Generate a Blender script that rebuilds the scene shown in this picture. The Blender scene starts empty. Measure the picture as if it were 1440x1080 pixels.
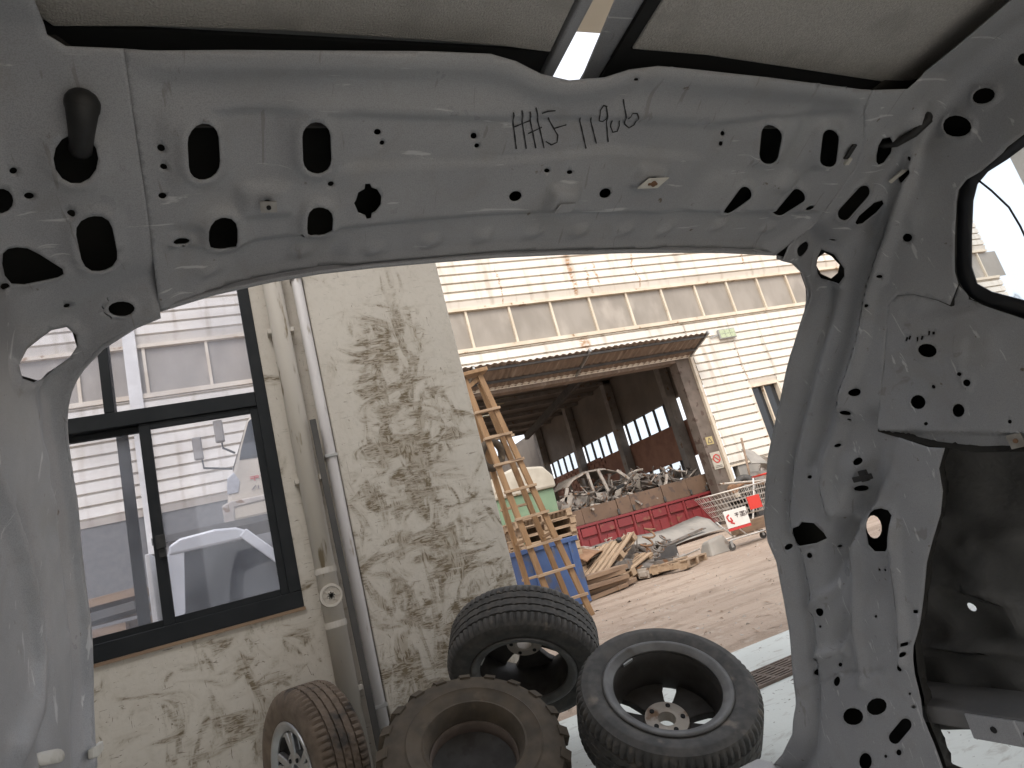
import bpy, bmesh, math, random
import numpy as np
from mathutils import Vector, Matrix
from mathutils.geometry import delaunay_2d_cdt

random.seed(7)
scene = bpy.context.scene
COL = scene.collection

# ---------------------------------------------------------------- camera
yaw, pitch, roll = math.radians(23.5), math.radians(13.45), math.radians(15.2)
fw = Vector((math.sin(yaw)*math.cos(pitch), math.cos(yaw)*math.cos(pitch), math.sin(pitch)))
rt = Vector((math.cos(yaw), -math.sin(yaw), 0.0))
up = rt.cross(fw)
cx_ = rt*math.cos(roll) - up*math.sin(roll)
cy_ = rt*math.sin(roll) + up*math.cos(roll)
cam = bpy.data.cameras.new('camera')
cam.lens, cam.sensor_width = 22.875, 36.0
cam.clip_start, cam.clip_end = 0.02, 2000
camo = bpy.data.objects.new('camera', cam)
COL.objects.link(camo)
M = Matrix((cx_, cy_, -fw)).transposed().to_4x4()
M.translation = (0, 0, 0.95)
camo.matrix_world = M
scene.camera = camo

# ---------------------------------------------------------------- sky and sun (thin bright overcast)
SUN_EL, SUN_AZ = math.radians(50), math.radians(206)     # azimuth clockwise from +Y
w = bpy.data.worlds.new('World'); scene.world = w; w.use_nodes = True
nt = w.node_tree; bg = nt.nodes['Background']
sky = nt.nodes.new('ShaderNodeTexSky'); sky.sky_type = 'NISHITA'
sky.sun_disc = False; sky.sun_elevation = SUN_EL; sky.sun_rotation = SUN_AZ
sky.air_density = 1.0; sky.dust_density = 6.0; sky.ozone_density = 1.0
veil = nt.nodes.new('ShaderNodeMix'); veil.data_type = 'RGBA'; veil.inputs[0].default_value = .74     # even thin cloud over the clear sky
veil.inputs[7].default_value = (4.6, 4.7, 4.95, 1)
nt.links.new(sky.outputs[0], veil.inputs[6]); nt.links.new(veil.outputs[2], bg.inputs[0]); bg.inputs[1].default_value = 0.15
sl = bpy.data.lights.new('sun', 'SUN'); sl.energy = .8; sl.angle = math.radians(26); sl.color = (1.0, .96, .90)
slo = bpy.data.objects.new('sun', sl); COL.objects.link(slo)
sd = Vector((math.sin(SUN_AZ)*math.cos(SUN_EL), math.cos(SUN_AZ)*math.cos(SUN_EL), math.sin(SUN_EL)))
slo.rotation_euler = sd.to_track_quat('Z', 'Y').to_euler()
slo.location = (0, -20, 30)
vs = scene.view_settings
vs.view_transform = 'Standard'; vs.look = 'None'; vs.gamma = 1; vs.exposure = 1.25; vs.use_curve_mapping = False
scene.cycles.max_bounces = 10; scene.cycles.diffuse_bounces = 6

# ---------------------------------------------------------------- materials
MATS = {}
def mat(name, c1, c2=None, scale=6.0, rough=.6, metal=0.0, bump=0.0, bscale=60.0, detail=6.0, stretch=(1,1,1), c3=None, c3_at=.62, c3_scale=3.0, c3_soft=.08, spec=.5, coat=0.0):
    m = bpy.data.materials.new(name); m.use_nodes = True
    n, l = m.node_tree.nodes, m.node_tree.links
    b = n['Principled BSDF']
    b.inputs['Roughness'].default_value = rough; b.inputs['Metallic'].default_value = metal
    b.inputs['Specular IOR Level'].default_value = spec
    b.inputs['Coat Weight'].default_value = coat
    tc = n.new('ShaderNodeTexCoord'); oi = n.new('ShaderNodeObjectInfo')
    mp = n.new('ShaderNodeMapping'); mp.inputs['Scale'].default_value = stretch
    l.new(tc.outputs['Object'], mp.inputs['Vector'])
    ad = n.new('ShaderNodeVectorMath'); ad.operation = 'ADD'
    ml = n.new('ShaderNodeVectorMath'); ml.operation = 'SCALE'; ml.inputs[0].default_value = (37, 53, 71)
    l.new(oi.outputs['Random'], ml.inputs['Scale']); l.new(mp.outputs[0], ad.inputs[0]); l.new(ml.outputs[0], ad.inputs[1])
    def noise(sc, det=detail):
        t = n.new('ShaderNodeTexNoise'); t.inputs['Scale'].default_value = sc; t.inputs['Detail'].default_value = det
        l.new(ad.outputs[0], t.inputs['Vector']); return t.outputs['Fac']
    def ramp(f, a, b_):
        r = n.new('ShaderNodeMapRange'); r.inputs[1].default_value = a; r.inputs[2].default_value = b_
        r.interpolation_type = 'SMOOTHSTEP'; l.new(f, r.inputs[0]); return r.outputs[0]
    def mix(f, A, B):
        x = n.new('ShaderNodeMix'); x.data_type = 'RGBA'
        l.new(f, x.inputs[0])
        for v, i in ((A, 6), (B, 7)):
            if isinstance(v, tuple): x.inputs[i].default_value = (*v, 1)
            else: l.new(v, x.inputs[i])
        return x.outputs[2]
    colr = c1
    if c2: colr = mix(ramp(noise(scale), .3, .7), c1, c2)
    if c3: colr = mix(ramp(noise(c3_scale, 9), c3_at, c3_at+c3_soft), colr, c3)
    if isinstance(colr, tuple): b.inputs['Base Color'].default_value = (*colr, 1)
    else: l.new(colr, b.inputs['Base Color'])
    if c2:
        rr_ = n.new('ShaderNodeMapRange'); rr_.inputs[3].default_value = rough*.8; rr_.inputs[4].default_value = min(1, rough*1.25)
        l.new(noise(scale*2.3), rr_.inputs[0]); l.new(rr_.outputs[0], b.inputs['Roughness'])
    if bump:
        bp = n.new('ShaderNodeBump'); bp.inputs['Strength'].default_value = bump; bp.inputs['Distance'].default_value = .01
        l.new(noise(bscale), bp.inputs['Height']); l.new(bp.outputs[0], b.inputs['Normal'])
    MATS[name] = m
    m['h'] = 0
    return m
class H:            # hands the helper closures of a node tree to the special materials below
    def __init__(s, m):
        s.m = m; s.n = m.node_tree.nodes; s.l = m.node_tree.links; s.b = s.n['Principled BSDF']
        s.tc = s.n.new('ShaderNodeTexCoord')
    def vec(s, scale=(1,1,1), rot=(0,0,0), loc=(0,0,0), src='Object'):
        mp = s.n.new('ShaderNodeMapping'); mp.inputs['Scale'].default_value = scale; mp.inputs['Rotation'].default_value = rot; mp.inputs['Location'].default_value = loc
        s.l.new(s.tc.outputs[src], mp.inputs['Vector']); return mp.outputs[0]
    def noise(s, v, sc, det=6, dist=0.0, rough=.5):
        t = s.n.new('ShaderNodeTexNoise'); t.inputs['Scale'].default_value = sc; t.inputs['Detail'].default_value = det; t.inputs['Distortion'].default_value = dist; t.inputs['Roughness'].default_value = rough
        s.l.new(v, t.inputs['Vector']); return t.outputs['Fac']
    def ramp(s, f, a, b, lo=0.0, hi=1.0):
        r = s.n.new('ShaderNodeMapRange'); r.interpolation_type = 'SMOOTHSTEP'
        r.inputs[1].default_value = a; r.inputs[2].default_value = b; r.inputs[3].default_value = lo; r.inputs[4].default_value = hi
        s.l.new(f, r.inputs[0]); return r.outputs[0]
    def math(s, op, a, b=None, clamp=False):
        x = s.n.new('ShaderNodeMath'); x.operation = op; x.use_clamp = clamp
        for i, v in enumerate((a, b)):
            if v is None: continue
            if isinstance(v, (int, float)): x.inputs[i].default_value = v
            else: s.l.new(v, x.inputs[i])
        return x.outputs[0]
    def mix(s, f, A, B):
        x = s.n.new('ShaderNodeMix'); x.data_type = 'RGBA'
        if isinstance(f, (int, float)): x.inputs[0].default_value = f
        else: s.l.new(f, x.inputs[0])
        for v, i in ((A, 6), (B, 7)):
            if isinstance(v, tuple): x.inputs[i].default_value = (*v, 1)
            else: s.l.new(v, x.inputs[i])
        return x.outputs[2]
    def sep(s, v):
        x = s.n.new('ShaderNodeSeparateXYZ'); s.l.new(v, x.inputs[0]); return x.outputs
    def color(s, c): s.l.new(c, s.b.inputs['Base Color'])
    def bump(s, h, st=.3, d=.01):
        bp = s.n.new('ShaderNodeBump'); bp.inputs['Strength'].default_value = st; bp.inputs['Distance'].default_value = d
        s.l.new(h, bp.inputs['Height']); s.l.new(bp.outputs[0], s.b.inputs['Normal'])
def newmat(name, rough=.6, metal=0.0, spec=.5):
    m = bpy.data.materials.new(name); m.use_nodes = True; h = H(m)
    h.b.inputs['Roughness'].default_value = rough; h.b.inputs['Metallic'].default_value = metal; h.b.inputs['Specular IOR Level'].default_value = spec
    MATS[name] = m; return h

# car paint: grey primer with dust and hand grime
h = newmat('primer', .42)
v = h.vec()
base = h.mix(h.ramp(h.noise(v, 5, 5), .3, .7), (.305,.312,.328), (.36,.366,.378))
base = h.mix(h.math('MULTIPLY', h.ramp(h.noise(v, 900, 2), .42, .62), .45), base, (.21,.205,.20))
base = h.mix(h.math('MULTIPLY', h.ramp(h.noise(v, 11, 8, 1.2), .52, .72), .32), base, (.26,.25,.23))
base = h.mix(h.math('MULTIPLY', h.ramp(h.noise(h.vec((3,30,6), (.4,.2,.7)), 3, 5, .6), .66, .70), .7), base, (.58,.58,.58))
base = h.mix(h.math('MULTIPLY', h.ramp(h.noise(h.vec((30,4,5), (.1,.8,.3)), 3, 5, .6), .655, .70), .6), base, (.20,.19,.18))
base = h.mix(h.ramp(h.noise(v, 55, 6), .70, .76), base, (.14,.115,.09))
h.color(base); h.l.new(h.ramp(h.noise(v, 14, 4), .2, .8, .26, .50), h.b.inputs['Roughness']); h.bump(h.noise(v, 700, 2), .06, .002)
mat('shaded_inner', (.085,.085,.082), (.145,.142,.135), 9, .8, bump=.25, bscale=90)  # dark tone stands in for shade on inner body faces
mat('cavity_shade', (.016,.015,.013), (.026,.024,.02), 9, .8)  # near-black paints the unlit dark behind the panel holes
mat('primer_dark', (.12,.12,.12), (.16,.155,.15), 9, .6, bump=.1, bscale=120)
mat('felt', (.39,.372,.345), (.50,.48,.45), 420, .95, bump=.5, bscale=520, detail=3, c3=(.36,.345,.32), c3_scale=14, c3_at=.5, c3_soft=.25)
mat('black_plastic', (.012,.012,.012), (.022,.021,.02), 30, .55)
mat('seal_and_gap_black', (.010,.010,.010), None, rough=.8)  # black for seals, holes and the painted roof gap shade
mat('white_plastic', (.62,.60,.55), (.50,.48,.42), 20, .5)
mat('bare_steel', (.42,.40,.37), (.28,.26,.23), 40, .5, .6)
mat('marker_ink', (.018,.018,.02), None, rough=.6)
mat('frit', (.012,.013,.016), None, rough=.3)
# building
mat('sheet_cream', (.74,.69,.60), (.64,.58,.49), 1.2, .5, stretch=(.3,1,2), c3=(.34,.25,.16), c3_scale=1.3, c3_at=.66, c3_soft=.12)
mat('trim_cream', (.70,.62,.50), (.58,.49,.37), 2, .5, c3=(.30,.18,.09), c3_scale=4, c3_at=.63)
mat('strip_panel', (.255,.225,.185), (.32,.285,.24), 2.0, .35, stretch=(1,1,.5), c3=(.40,.355,.30), c3_scale=1.3, c3_at=.55, c3_soft=.2)
mat('rusty_sheet', (.175,.13,.10), (.24,.185,.145), 3, .75, stretch=(4,.6,1), c3=(.36,.30,.25), c3_scale=1.6, c3_at=.56, c3_soft=.2, bump=.2)
mat('rim_grey', (.095,.092,.088), (.15,.145,.138), 14, .5, .3, c3=(.07,.06,.05), c3_scale=12, c3_at=.55, c3_soft=.2)
mat('rust', (.18,.095,.05), (.26,.15,.085), 9, .85)
mat('dark_steel', (.045,.043,.042), (.075,.068,.06), 4, .6)
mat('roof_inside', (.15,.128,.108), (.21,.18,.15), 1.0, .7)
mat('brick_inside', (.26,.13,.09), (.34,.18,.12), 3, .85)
mat('grey_steel', (.22,.20,.18), (.30,.275,.245), 4, .6, c3=(.20,.12,.07), c3_scale=6)
mat('white_paint', (.72,.70,.66), (.60,.58,.54), 3, .5)
mat('car_white', (.74,.75,.76), (.68,.69,.70), 2, .25, coat=.6)
mat('car_cream', (.56,.49,.39), (.46,.40,.31), 2.5, .4, coat=.3, c3=(.30,.22,.14), c3_scale=5, c3_at=.64)
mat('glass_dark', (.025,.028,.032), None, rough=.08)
mat('wood_new', (.31,.19,.095), (.23,.135,.065), 7, .6, stretch=(3,3,.3), c3=(.22,.12,.06), c3_scale=9, c3_at=.62)
mat('wood_pallet', (.40,.295,.195), (.30,.205,.13), 6, .8, stretch=(.5,3,3), c3=(.17,.11,.07), c3_scale=7, c3_at=.58)
mat('wood_old', (.20,.13,.085), (.28,.19,.12), 6, .85, stretch=(.5,3,3))
mat('red_paint', (.22,.030,.032), (.17,.026,.028), 2.2, .5, c3=(.20,.07,.045), c3_scale=5, c3_at=.61)
mat('brown_paint', (.115,.072,.045), (.16,.10,.065), 2.2, .65, c3=(.09,.06,.045), c3_scale=5, c3_at=.57)
mat('blue_paint', (.045,.085,.21), (.06,.11,.25), 4, .5, c3=(.10,.095,.10), c3_scale=5, c3_at=.55, c3_soft=.2)
mat('green_paint', (.155,.235,.145), (.20,.285,.18), 3, .6, c3=(.26,.22,.15), c3_scale=4, c3_at=.6)
mat('lid_pale', (.50,.46,.38), (.38,.34,.27), 4, .6, c3=(.28,.2,.12), c3_scale=5, c3_at=.6)
mat('alu', (.56,.56,.57), (.46,.46,.47), 12, .32, .9)
mat('alu_dirty', (.048,.043,.038), (.03,.026,.022), 14, .6, .25, c3=(.03,.025,.02), c3_scale=20, c3_at=.52, c3_soft=.15)
mat('pole_rust', (.20,.135,.09), (.27,.19,.13), 9, .8)
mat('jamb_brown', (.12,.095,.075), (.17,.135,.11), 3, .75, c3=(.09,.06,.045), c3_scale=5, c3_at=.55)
mat('rubber', (.044,.042,.039), (.078,.071,.063), 25, .72, c3=(.15,.125,.10), c3_scale=16, c3_at=.58, c3_soft=.18)
mat('rubber_dusty', (.115,.085,.062), (.18,.135,.10), 22, .9, c3=(.05,.042,.036), c3_scale=11, c3_at=.55, c3_soft=.15, bump=.2, bscale=200)
mat('rubber_old', (.055,.043,.030), (.092,.070,.047), 14, .8, c3=(.19,.145,.09), c3_scale=9, c3_at=.6, c3_soft=.2)
mat('frame_dark', (.008,.010,.012), (.014,.016,.018), 8, .5, spec=.25)
mat('pvc', (.54,.495,.435), (.48,.435,.375), 3, .6, stretch=(3,3,.6), c3=(.21,.165,.105), c3_scale=6, c3_at=.60)
mat('conduit', (.60,.57,.555), (.50,.47,.46), 5, .5, stretch=(3,3,.5), c3=(.30,.25,.20), c3_scale=9, c3_at=.62)
mat('chrome_wire', (.62,.58,.52), (.45,.40,.34), 30, .4, .5)
mat('red_plastic', (.62,.045,.03), None, rough=.45)
mat('sign_white', (.76,.74,.70), (.68,.66,.61), 6, .6)
mat('sign_red', (.52,.04,.035), None, rough=.6)
mat('sign_dark', (.10,.08,.08), None, rough=.6)
mat('sign_yellow', (.44,.35,.16), None, rough=.6)
mat('led_lens', (.50,.55,.36), (.36,.42,.26), 30, .25)
mat('scrap_metal', (.13,.115,.10), (.24,.21,.185), 7, .5, .4, c3=(.20,.105,.055), c3_scale=8, c3_at=.56)
mat('scrap_pale', (.46,.41,.35), (.34,.30,.26), 7, .55, .2, c3=(.20,.12,.07), c3_scale=8, c3_at=.58)
mat('mudgrey', (.24,.225,.20), (.31,.285,.25), 3, .7, c3=(.17,.13,.10), c3_scale=4)
mat('galvanised', (.34,.34,.33), (.43,.42,.40), 6, .45, .6)
mat('cast_iron', (.11,.085,.07), (.17,.13,.105), 12, .7, .3)
mat('ceiling_sheet', (.55,.51,.43), (.50,.46,.38), 2, .7)

# plaster wall with greasy scrapes (stains keep their own shape, in wall coordinates)
def plaster(name, cx, spread, amount):
    h = newmat(name, .75)
    v = h.vec()
    X, Y, Z = h.sep(v)
    base = h.mix(h.ramp(h.noise(v, 2.2, 4), .3, .7), (.52,.475,.415), (.57,.525,.46))
    base = h.mix(h.math('MULTIPLY', h.ramp(h.noise(v, 38, 5), .52, .66), .22), base, (.42,.39,.33))
    wob = h.math('MULTIPLY', h.math('SUBTRACT', h.noise(v, 1.9, 4), .5), .9)
    dx = h.math('ABSOLUTE', h.math('ADD', h.math('SUBTRACT', X, cx), wob))
    low = h.ramp(Z, 2.5, .5, .55, 1.9)
    zone = h.math('SUBTRACT', 1.0, h.math('DIVIDE', dx, h.math('MULTIPLY', low, spread)), True)
    zone = h.math('MULTIPLY', zone, h.ramp(Z, 2.62, 2.15))
    def rub(sx, sz, rot, off, sc): return h.noise(h.vec((sx,1,sz), (0,rot,0), (off,0,off*1.7)), sc, 7, 1.6, .58)
    big = h.math('MAXIMUM', rub(1.0,2.2,.4,1,3.4), rub(2.2,1.0,-.35,4,3.2))
    patch = h.ramp(h.math('ADD', big, h.math('MULTIPLY', zone, .215*amount)), .65, .78)
    # bristly streaks inside the greasy patches, in three directions
    s1 = h.ramp(rub(5,30,.50,2,2.1), .48, .58); s2 = h.ramp(rub(26,6,-.30,5,2.0), .49, .59); s3 = h.ramp(rub(6,26,-.55,9,2.2), .49, .59)
    pick = h.ramp(h.noise(v, 7.0, 3, .8), .40, .50)
    st_ = h.math('MAXIMUM', h.math('MULTIPLY', pick, h.math('MAXIMUM', s1, s3)), h.math('MULTIPLY', h.math('SUBTRACT', 1.0, pick), s2))
    grease = h.math('MULTIPLY', patch, h.math('MULTIPLY', h.math('ADD', h.math('MULTIPLY', st_, .85), .24), h.ramp(h.noise(v, 16, 4, 1.0), .30, .60, .45, 1.0)))
    # lone scratches and finger marks outside them
    k1 = h.ramp(rub(5,40,.75,13,1.7), .655, .68); k2 = h.ramp(rub(40,7,.5,17,1.5), .66, .69); k3 = h.ramp(rub(9,36,-.9,23,1.9), .66, .685)
    lone = h.math('MULTIPLY', h.math('MAXIMUM', h.math('MAXIMUM', k1, k2), k3), h.math('ADD', h.math('MULTIPLY', zone, .5), .35))
    st = h.math('MAXIMUM', grease, h.math('MULTIPLY', lone, .95), True)
    col = h.mix(st, base, (.088,.061,.031))
    film = h.math('MULTIPLY', h.ramp(h.math('ADD', big, h.math('MULTIPLY', zone, .22*amount)), .56, .85), .42)
    col = h.mix(film, col, (.27,.215,.14))
    h.color(col)
    h.bump(h.math('ADD', h.noise(v, 60, 6), h.math('MULTIPLY', st, -.6)), .35, .004)
plaster('plaster_pillar', .80, .52, 1.0)
plaster('plaster_wall', -.25, .8, .55)

# yard: packed dirt and worn concrete
h = newmat('yard', .9)
v = h.vec()
c = h.mix(h.ramp(h.noise(v, .55, 8), .3, .7), (.42,.325,.25), (.33,.25,.19))
c = h.mix(h.math('MULTIPLY', h.ramp(h.noise(h.vec((.5,2.6,1), (0,0,.12)), 1.6, 8, .6), .47, .66), .65), c, (.24,.175,.125))
c = h.mix(h.math('MULTIPLY', h.ramp(h.noise(v, 9, 9), .54, .68), .55), c, (.42,.35,.28))
c = h.mix(h.ramp(h.noise(v, 30, 5), .68, .74), c, (.13,.10,.075))
h.color(c); h.bump(h.noise(v, 22, 10, .3, .65), .7, .03)
h = newmat('workshop_concrete', .62)
v = h.vec()
c = h.mix(h.ramp(h.noise(v, 1.4, 8), .3, .7), (.60,.63,.595), (.51,.53,.50))
c = h.mix(h.math('MULTIPLY', h.ramp(h.noise(h.vec((1.4,3,1), (0,0,.6)), 4.0, 9, 1.0, .65), .55, .68), .5), c, (.23,.20,.165))
c = h.mix(h.ramp(h.noise(h.vec((1,1,1), (0,0,.4)), 27, 6, 1.2), .66, .70), c, (.11,.095,.08))
h.color(c); h.bump(h.noise(v, 60, 8), .25, .006)
# glazing
def glass(name, tint, rough=0.0, trans=.85):
    m = bpy.data.materials.new(name); m.use_nodes = True; n, l = m.node_tree.nodes, m.node_tree.links
    n.remove(n['Principled BSDF'])
    o = n['Material Output']
    t = n.new('ShaderNodeBsdfTransparent'); t.inputs[0].default_value = (*tint, 1)
    g = n.new('ShaderNodeBsdfGlossy'); g.inputs['Roughness'].default_value = .03
    d = n.new('ShaderNodeBsdfDiffuse'); d.inputs[0].default_value = (.62,.635,.69,1)
    tc = n.new('ShaderNodeTexCoord'); no = n.new('ShaderNodeTexNoise'); no.inputs['Scale'].default_value = 3.5; no.inputs['Detail'].default_value = 8
    l.new(tc.outputs['Object'], no.inputs['Vector'])
    mr = n.new('ShaderNodeMapRange'); mr.inputs[1].default_value = .35; mr.inputs[2].default_value = .75; mr.inputs[3].default_value = rough*.5; mr.inputs[4].default_value = rough*1.4
    l.new(no.outputs['Fac'], mr.inputs[0])
    m1 = n.new('ShaderNodeMixShader'); l.new(mr.outputs[0], m1.inputs[0]); l.new(t.outputs[0], m1.inputs[1]); l.new(d.outputs[0], m1.inputs[2])
    lw = n.new('ShaderNodeLayerWeight'); lw.inputs[0].default_value = .5
    pw = n.new('ShaderNodeMath'); pw.operation = 'POWER'; pw.inputs[1].default_value = 4.5; l.new(lw.outputs['Facing'], pw.inputs[0])
    f = n.new('ShaderNodeMath'); f.operation = 'MULTIPLY_ADD'; f.inputs[1].default_value = .55; f.inputs[2].default_value = .03; l.new(pw.outputs[0], f.inputs[0])
    m2 = n.new('ShaderNodeMixShader'); l.new(f.outputs[0], m2.inputs[0]); l.new(m1.outputs[0], m2.inputs[1]); l.new(g.outputs[0], m2.inputs[2])
    l.new(m2.outputs[0], o.inputs['Surface']); MATS[name] = m
glass('dusty_glass', (.84,.86,.92), .19)
glass('added_skylight', (.90,.92,.94), .08)
glass('clear_glass', (.92,.95,.97), .06)

# ---------------------------------------------------------------- mesh helpers
class MB:
    def __init__(s): s.v, s.f = [], []
    def add(s, vs_, fs_):
        k = len(s.v); s.v += [tuple(p) for p in vs_]; s.f += [tuple(i+k for i in f) for f in fs_]; return s
    def box(s, x0, x1, y0, y1, z0, z1):
        return s.add([(x0,y0,z0),(x1,y0,z0),(x1,y1,z0),(x0,y1,z0),(x0,y0,z1),(x1,y0,z1),(x1,y1,z1),(x0,y1,z1)],
                     [(0,3,2,1),(4,5,6,7),(0,1,5,4),(1,2,6,5),(2,3,7,6),(3,0,4,7)])
    def bar(s, a, b, w_, t_, upv=(0,0,1)):                # square-section bar from a to b
        a, b = Vector(a), Vector(b); d = (b-a).normalized(); u = Vector(upv)
        if abs(d.dot(u)) > .98: u = Vector((1,0,0))
        x = d.cross(u).normalized(); y = x.cross(d).normalized()
        P = []
        for p in (a, b):
            for i, j in ((-1,-1),(1,-1),(1,1),(-1,1)): P.append(p + x*(i*w_/2) + y*(j*t_/2))
        return s.add(P, [(3,2,1,0),(4,5,6,7),(0,1,5,4),(1,2,6,5),(2,3,7,6),(3,0,4,7)])
    def tube(s, pts, r, n=8, cap=True):
        pts = [Vector(p) for p in pts]; rings = []
        u = None
        for i, p in enumerate(pts):
            d = (pts[min(i+1,len(pts)-1)] - pts[max(i-1,0)]).normalized()
            if u is None or abs(d.dot(u)) > .97: u = Vector((0,0,1)) if abs(d.z) < .9 else Vector((1,0,0))
            x = d.cross(u).normalized(); y = x.cross(d).normalized()
            rr_ = r[i] if isinstance(r, (list, tuple)) else r
            rings.append([p + x*math.cos(2*math.pi*k/n)*rr_ + y*math.sin(2*math.pi*k/n)*rr_ for k in range(n)])
        V = [q for R in rings for q in R]; F = []
        for i in range(len(pts)-1):
            for k in range(n):
                F.append((i*n+k, i*n+(k+1)%n, (i+1)*n+(k+1)%n, (i+1)*n+k))
        if cap: F.append(tuple(range(n-1,-1,-1))); F.append(tuple((len(pts)-1)*n+k for k in range(n)))
        return s.add(V, F)
    def lathe(s, prof, n=48, closed=False):               # (r, z) profile about Z
        V = [(r*math.cos(2*math.pi*k/n), r*math.sin(2*math.pi*k/n), z) for r, z in prof for k in range(n)]; F = []
        m_ = len(prof)
        for i in range(m_ if closed else m_-1):
            j = (i+1) % m_
            for k in range(n): F.append((i*n+k, i*n+(k+1)%n, j*n+(k+1)%n, j*n+k))
        return s.add(V, F)
    def prism(s, poly, axis, a, b):                       # polygon extruded along an axis; poly in the other two axes (cyclic order)
        n = len(poly)
        def P(p, t):
            return {'x': (t,p[0],p[1]), 'y': (p[0],t,p[1]), 'z': (p[0],p[1],t)}[axis]
        V = [P(p,a) for p in poly] + [P(p,b) for p in poly]
        return s.add(V, [tuple(range(n)), tuple(range(2*n-1,n-1,-1))] + [(i,(i+1)%n+0,(i+1)%n+n,i+n) for i in range(n)])
    def cyl(s, c, axis, r, l_, n=16):
        a = Vector(c) - Vector(axis).normalized()*l_/2; b = Vector(c) + Vector(axis).normalized()*l_/2
        return s.tube([a,b], r, n)
    def sphere(s, c, r, n=10, m_=6, sq=(1,1,1)):
        V, F = [], []
        for i in range(m_+1):
            t = math.pi*i/m_
            for k in range(n):
                p = 2*math.pi*k/n; V.append((c[0]+r*sq[0]*math.sin(t)*math.cos(p), c[1]+r*sq[1]*math.sin(t)*math.sin(p), c[2]+r*sq[2]*math.cos(t)))
        for i in range(m_):
            for k in range(n): F.append((i*n+k,(i+1)*n+k,(i+1)*n+(k+1)%n,i*n+(k+1)%n))
        return s.add(V,F)
    def xf(s, mtx):
        s.v = [tuple(mtx @ Vector(p)) for p in s.v]; return s
    def mesh(s, name, recalc=True):
        me = bpy.data.meshes.new(name); me.from_pydata(s.v, [], s.f)
        if recalc:
            bm = bmesh.new(); bm.from_mesh(me); bmesh.ops.recalc_face_normals(bm, faces=bm.faces); bm.to_mesh(me); bm.free()
        return me
def tag(o, label=None, cat=None, group=None, kind=None):
    if label: o['label'] = label
    if cat: o['category'] = cat
    if group: o['group'] = group
    if kind: o['kind'] = kind
    return o
def link(name, me, m, parent=None, smooth=False, bevel=0.0, loc=None):
    o = bpy.data.objects.new(name, me); COL.objects.link(o)
    if m and not me.materials: me.materials.append(MATS[m])
    if parent: o.parent = parent
    if loc: o.location = loc
    if smooth: me.shade_smooth()
    if bevel:
        b = o.modifiers.new('bevel', 'BEVEL'); b.width = bevel; b.segments = 2; b.limit_method = 'ANGLE'
    return o
def mk(name, mb, m, parent=None, smooth=False, bevel=0.0, loc=None, recalc=True):
    return link(name, mb.mesh(name, recalc), m, parent, smooth, bevel, loc)
def empty(name, loc=(0,0,0), rot=(0,0,0)):
    o = bpy.data.objects.new(name, None); COL.objects.link(o); o.location = loc; o.rotation_euler = rot; o.empty_display_size = .1; return o
def thing(name, label, cat, loc=(0,0,0), rot=(0,0,0), group=None):
    return tag(empty(name, loc, rot), label, cat, group)
def smooth_by_angle(o, deg=35):
    me = o.data; me.shade_smooth()
    bm = bmesh.new(); bm.from_mesh(me)
    for e in bm.edges:
        if len(e.link_faces) == 2 and e.calc_face_angle(0) > math.radians(deg): e.smooth = False
    bm.to_mesh(me); bm.free(); return o

# ================================================================ THE SETTING
# facade sheet with rust runs below the gutter outlets
h = newmat('sheet_run', .5)
v = h.vec(); X_, Y_, Z_ = h.sep(v)
c = h.mix(h.ramp(h.noise(h.vec((.3,1,2)), 1.2, 6), .3, .7), (.76,.715,.64), (.66,.61,.53))
c = h.mix(h.math('MULTIPLY', h.ramp(h.noise(h.vec((3,1,.4)), 1.4, 8), .50, .72), .6), c, (.40,.33,.25))
wob = h.math('MULTIPLY', h.math('SUBTRACT', h.noise(v, 2.5, 3), .5), .35)
run = None
for x_, wd, z0_, z1_ in ((9.14,.085,6.95,8.5),(9.66,.07,7.0,7.95),(9.95,.05,7.1,8.1),(11.3,.04,7.0,8.4),(6.9,.03,7.0,8.2),(15.4,.05,7.4,8.5),(8.9,.25,5.4,5.9),(13.9,.03,3.6,5.0)):
    d = h.math('ABSOLUTE', h.math('ADD', h.math('SUBTRACT', X_, x_), wob))
    k = h.math('MULTIPLY', h.ramp(d, wd, wd*.25), h.math('MULTIPLY', h.ramp(Z_, z0_, z0_+.2), h.ramp(Z_, z1_+.1, z1_-.3)))
    run = k if run is None else h.math('MAXIMUM', run, k)
run = h.math('MULTIPLY', run, h.ramp(h.noise(h.vec((6,1,14)), 1.5, 6), .38, .58))
c = h.mix(h.math('MULTIPLY', run, .85), c, (.36,.17,.05))
h.color(c)

gnd = MB(); gnd.add([(-300,-200,0),(400,-200,0),(400,500,0),(-300,500,0)], [(0,1,2,3)])
tag(mk('yard_ground', gnd, 'yard'), kind='structure')
fl = MB().box(-6, 12, -2.9, 3.55, -.05, .010)
tag(mk('workshop_floor', fl, 'workshop_concrete', bevel=.004), kind='structure')

# ---------------------------------------------------------------- workshop the car stands in
ws = thing('workshop', 'cream plaster workshop wall with dark window and broad scuffed pillar', 'building', (0,3.4,0))
RL0, RL1, BY = .75, 2.9, -2.4
def wsp(name, mb, m, **k):
    mb.xf(Matrix.Translation((0,-3.4,0))); return mk(name, mb, m, ws, **k)
WX0, WX1, WZ0, WZ1 = -1.6, .142, .93, 3.0
wl = MB().box(-4, WX0, 3.4, 3.62, .010, 4.5).box(WX0, WX1, 3.4, 3.62, .010, WZ0).box(WX0, WX1, 3.4, 3.62, WZ1, 4.5).box(WX1, .421, 3.4, 3.62, .010, 4.5)
wsp('wall', wl, 'plaster_wall')
wsp('pillar', MB().box(.421, 1.192, 3.36, 3.78, .010, 4.5), 'plaster_pillar', bevel=.008)
wsp('jamb', MB().box(7.72, 8.1, 3.36, 3.62, .010, 4.5), 'plaster_wall', bevel=.008)
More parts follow.
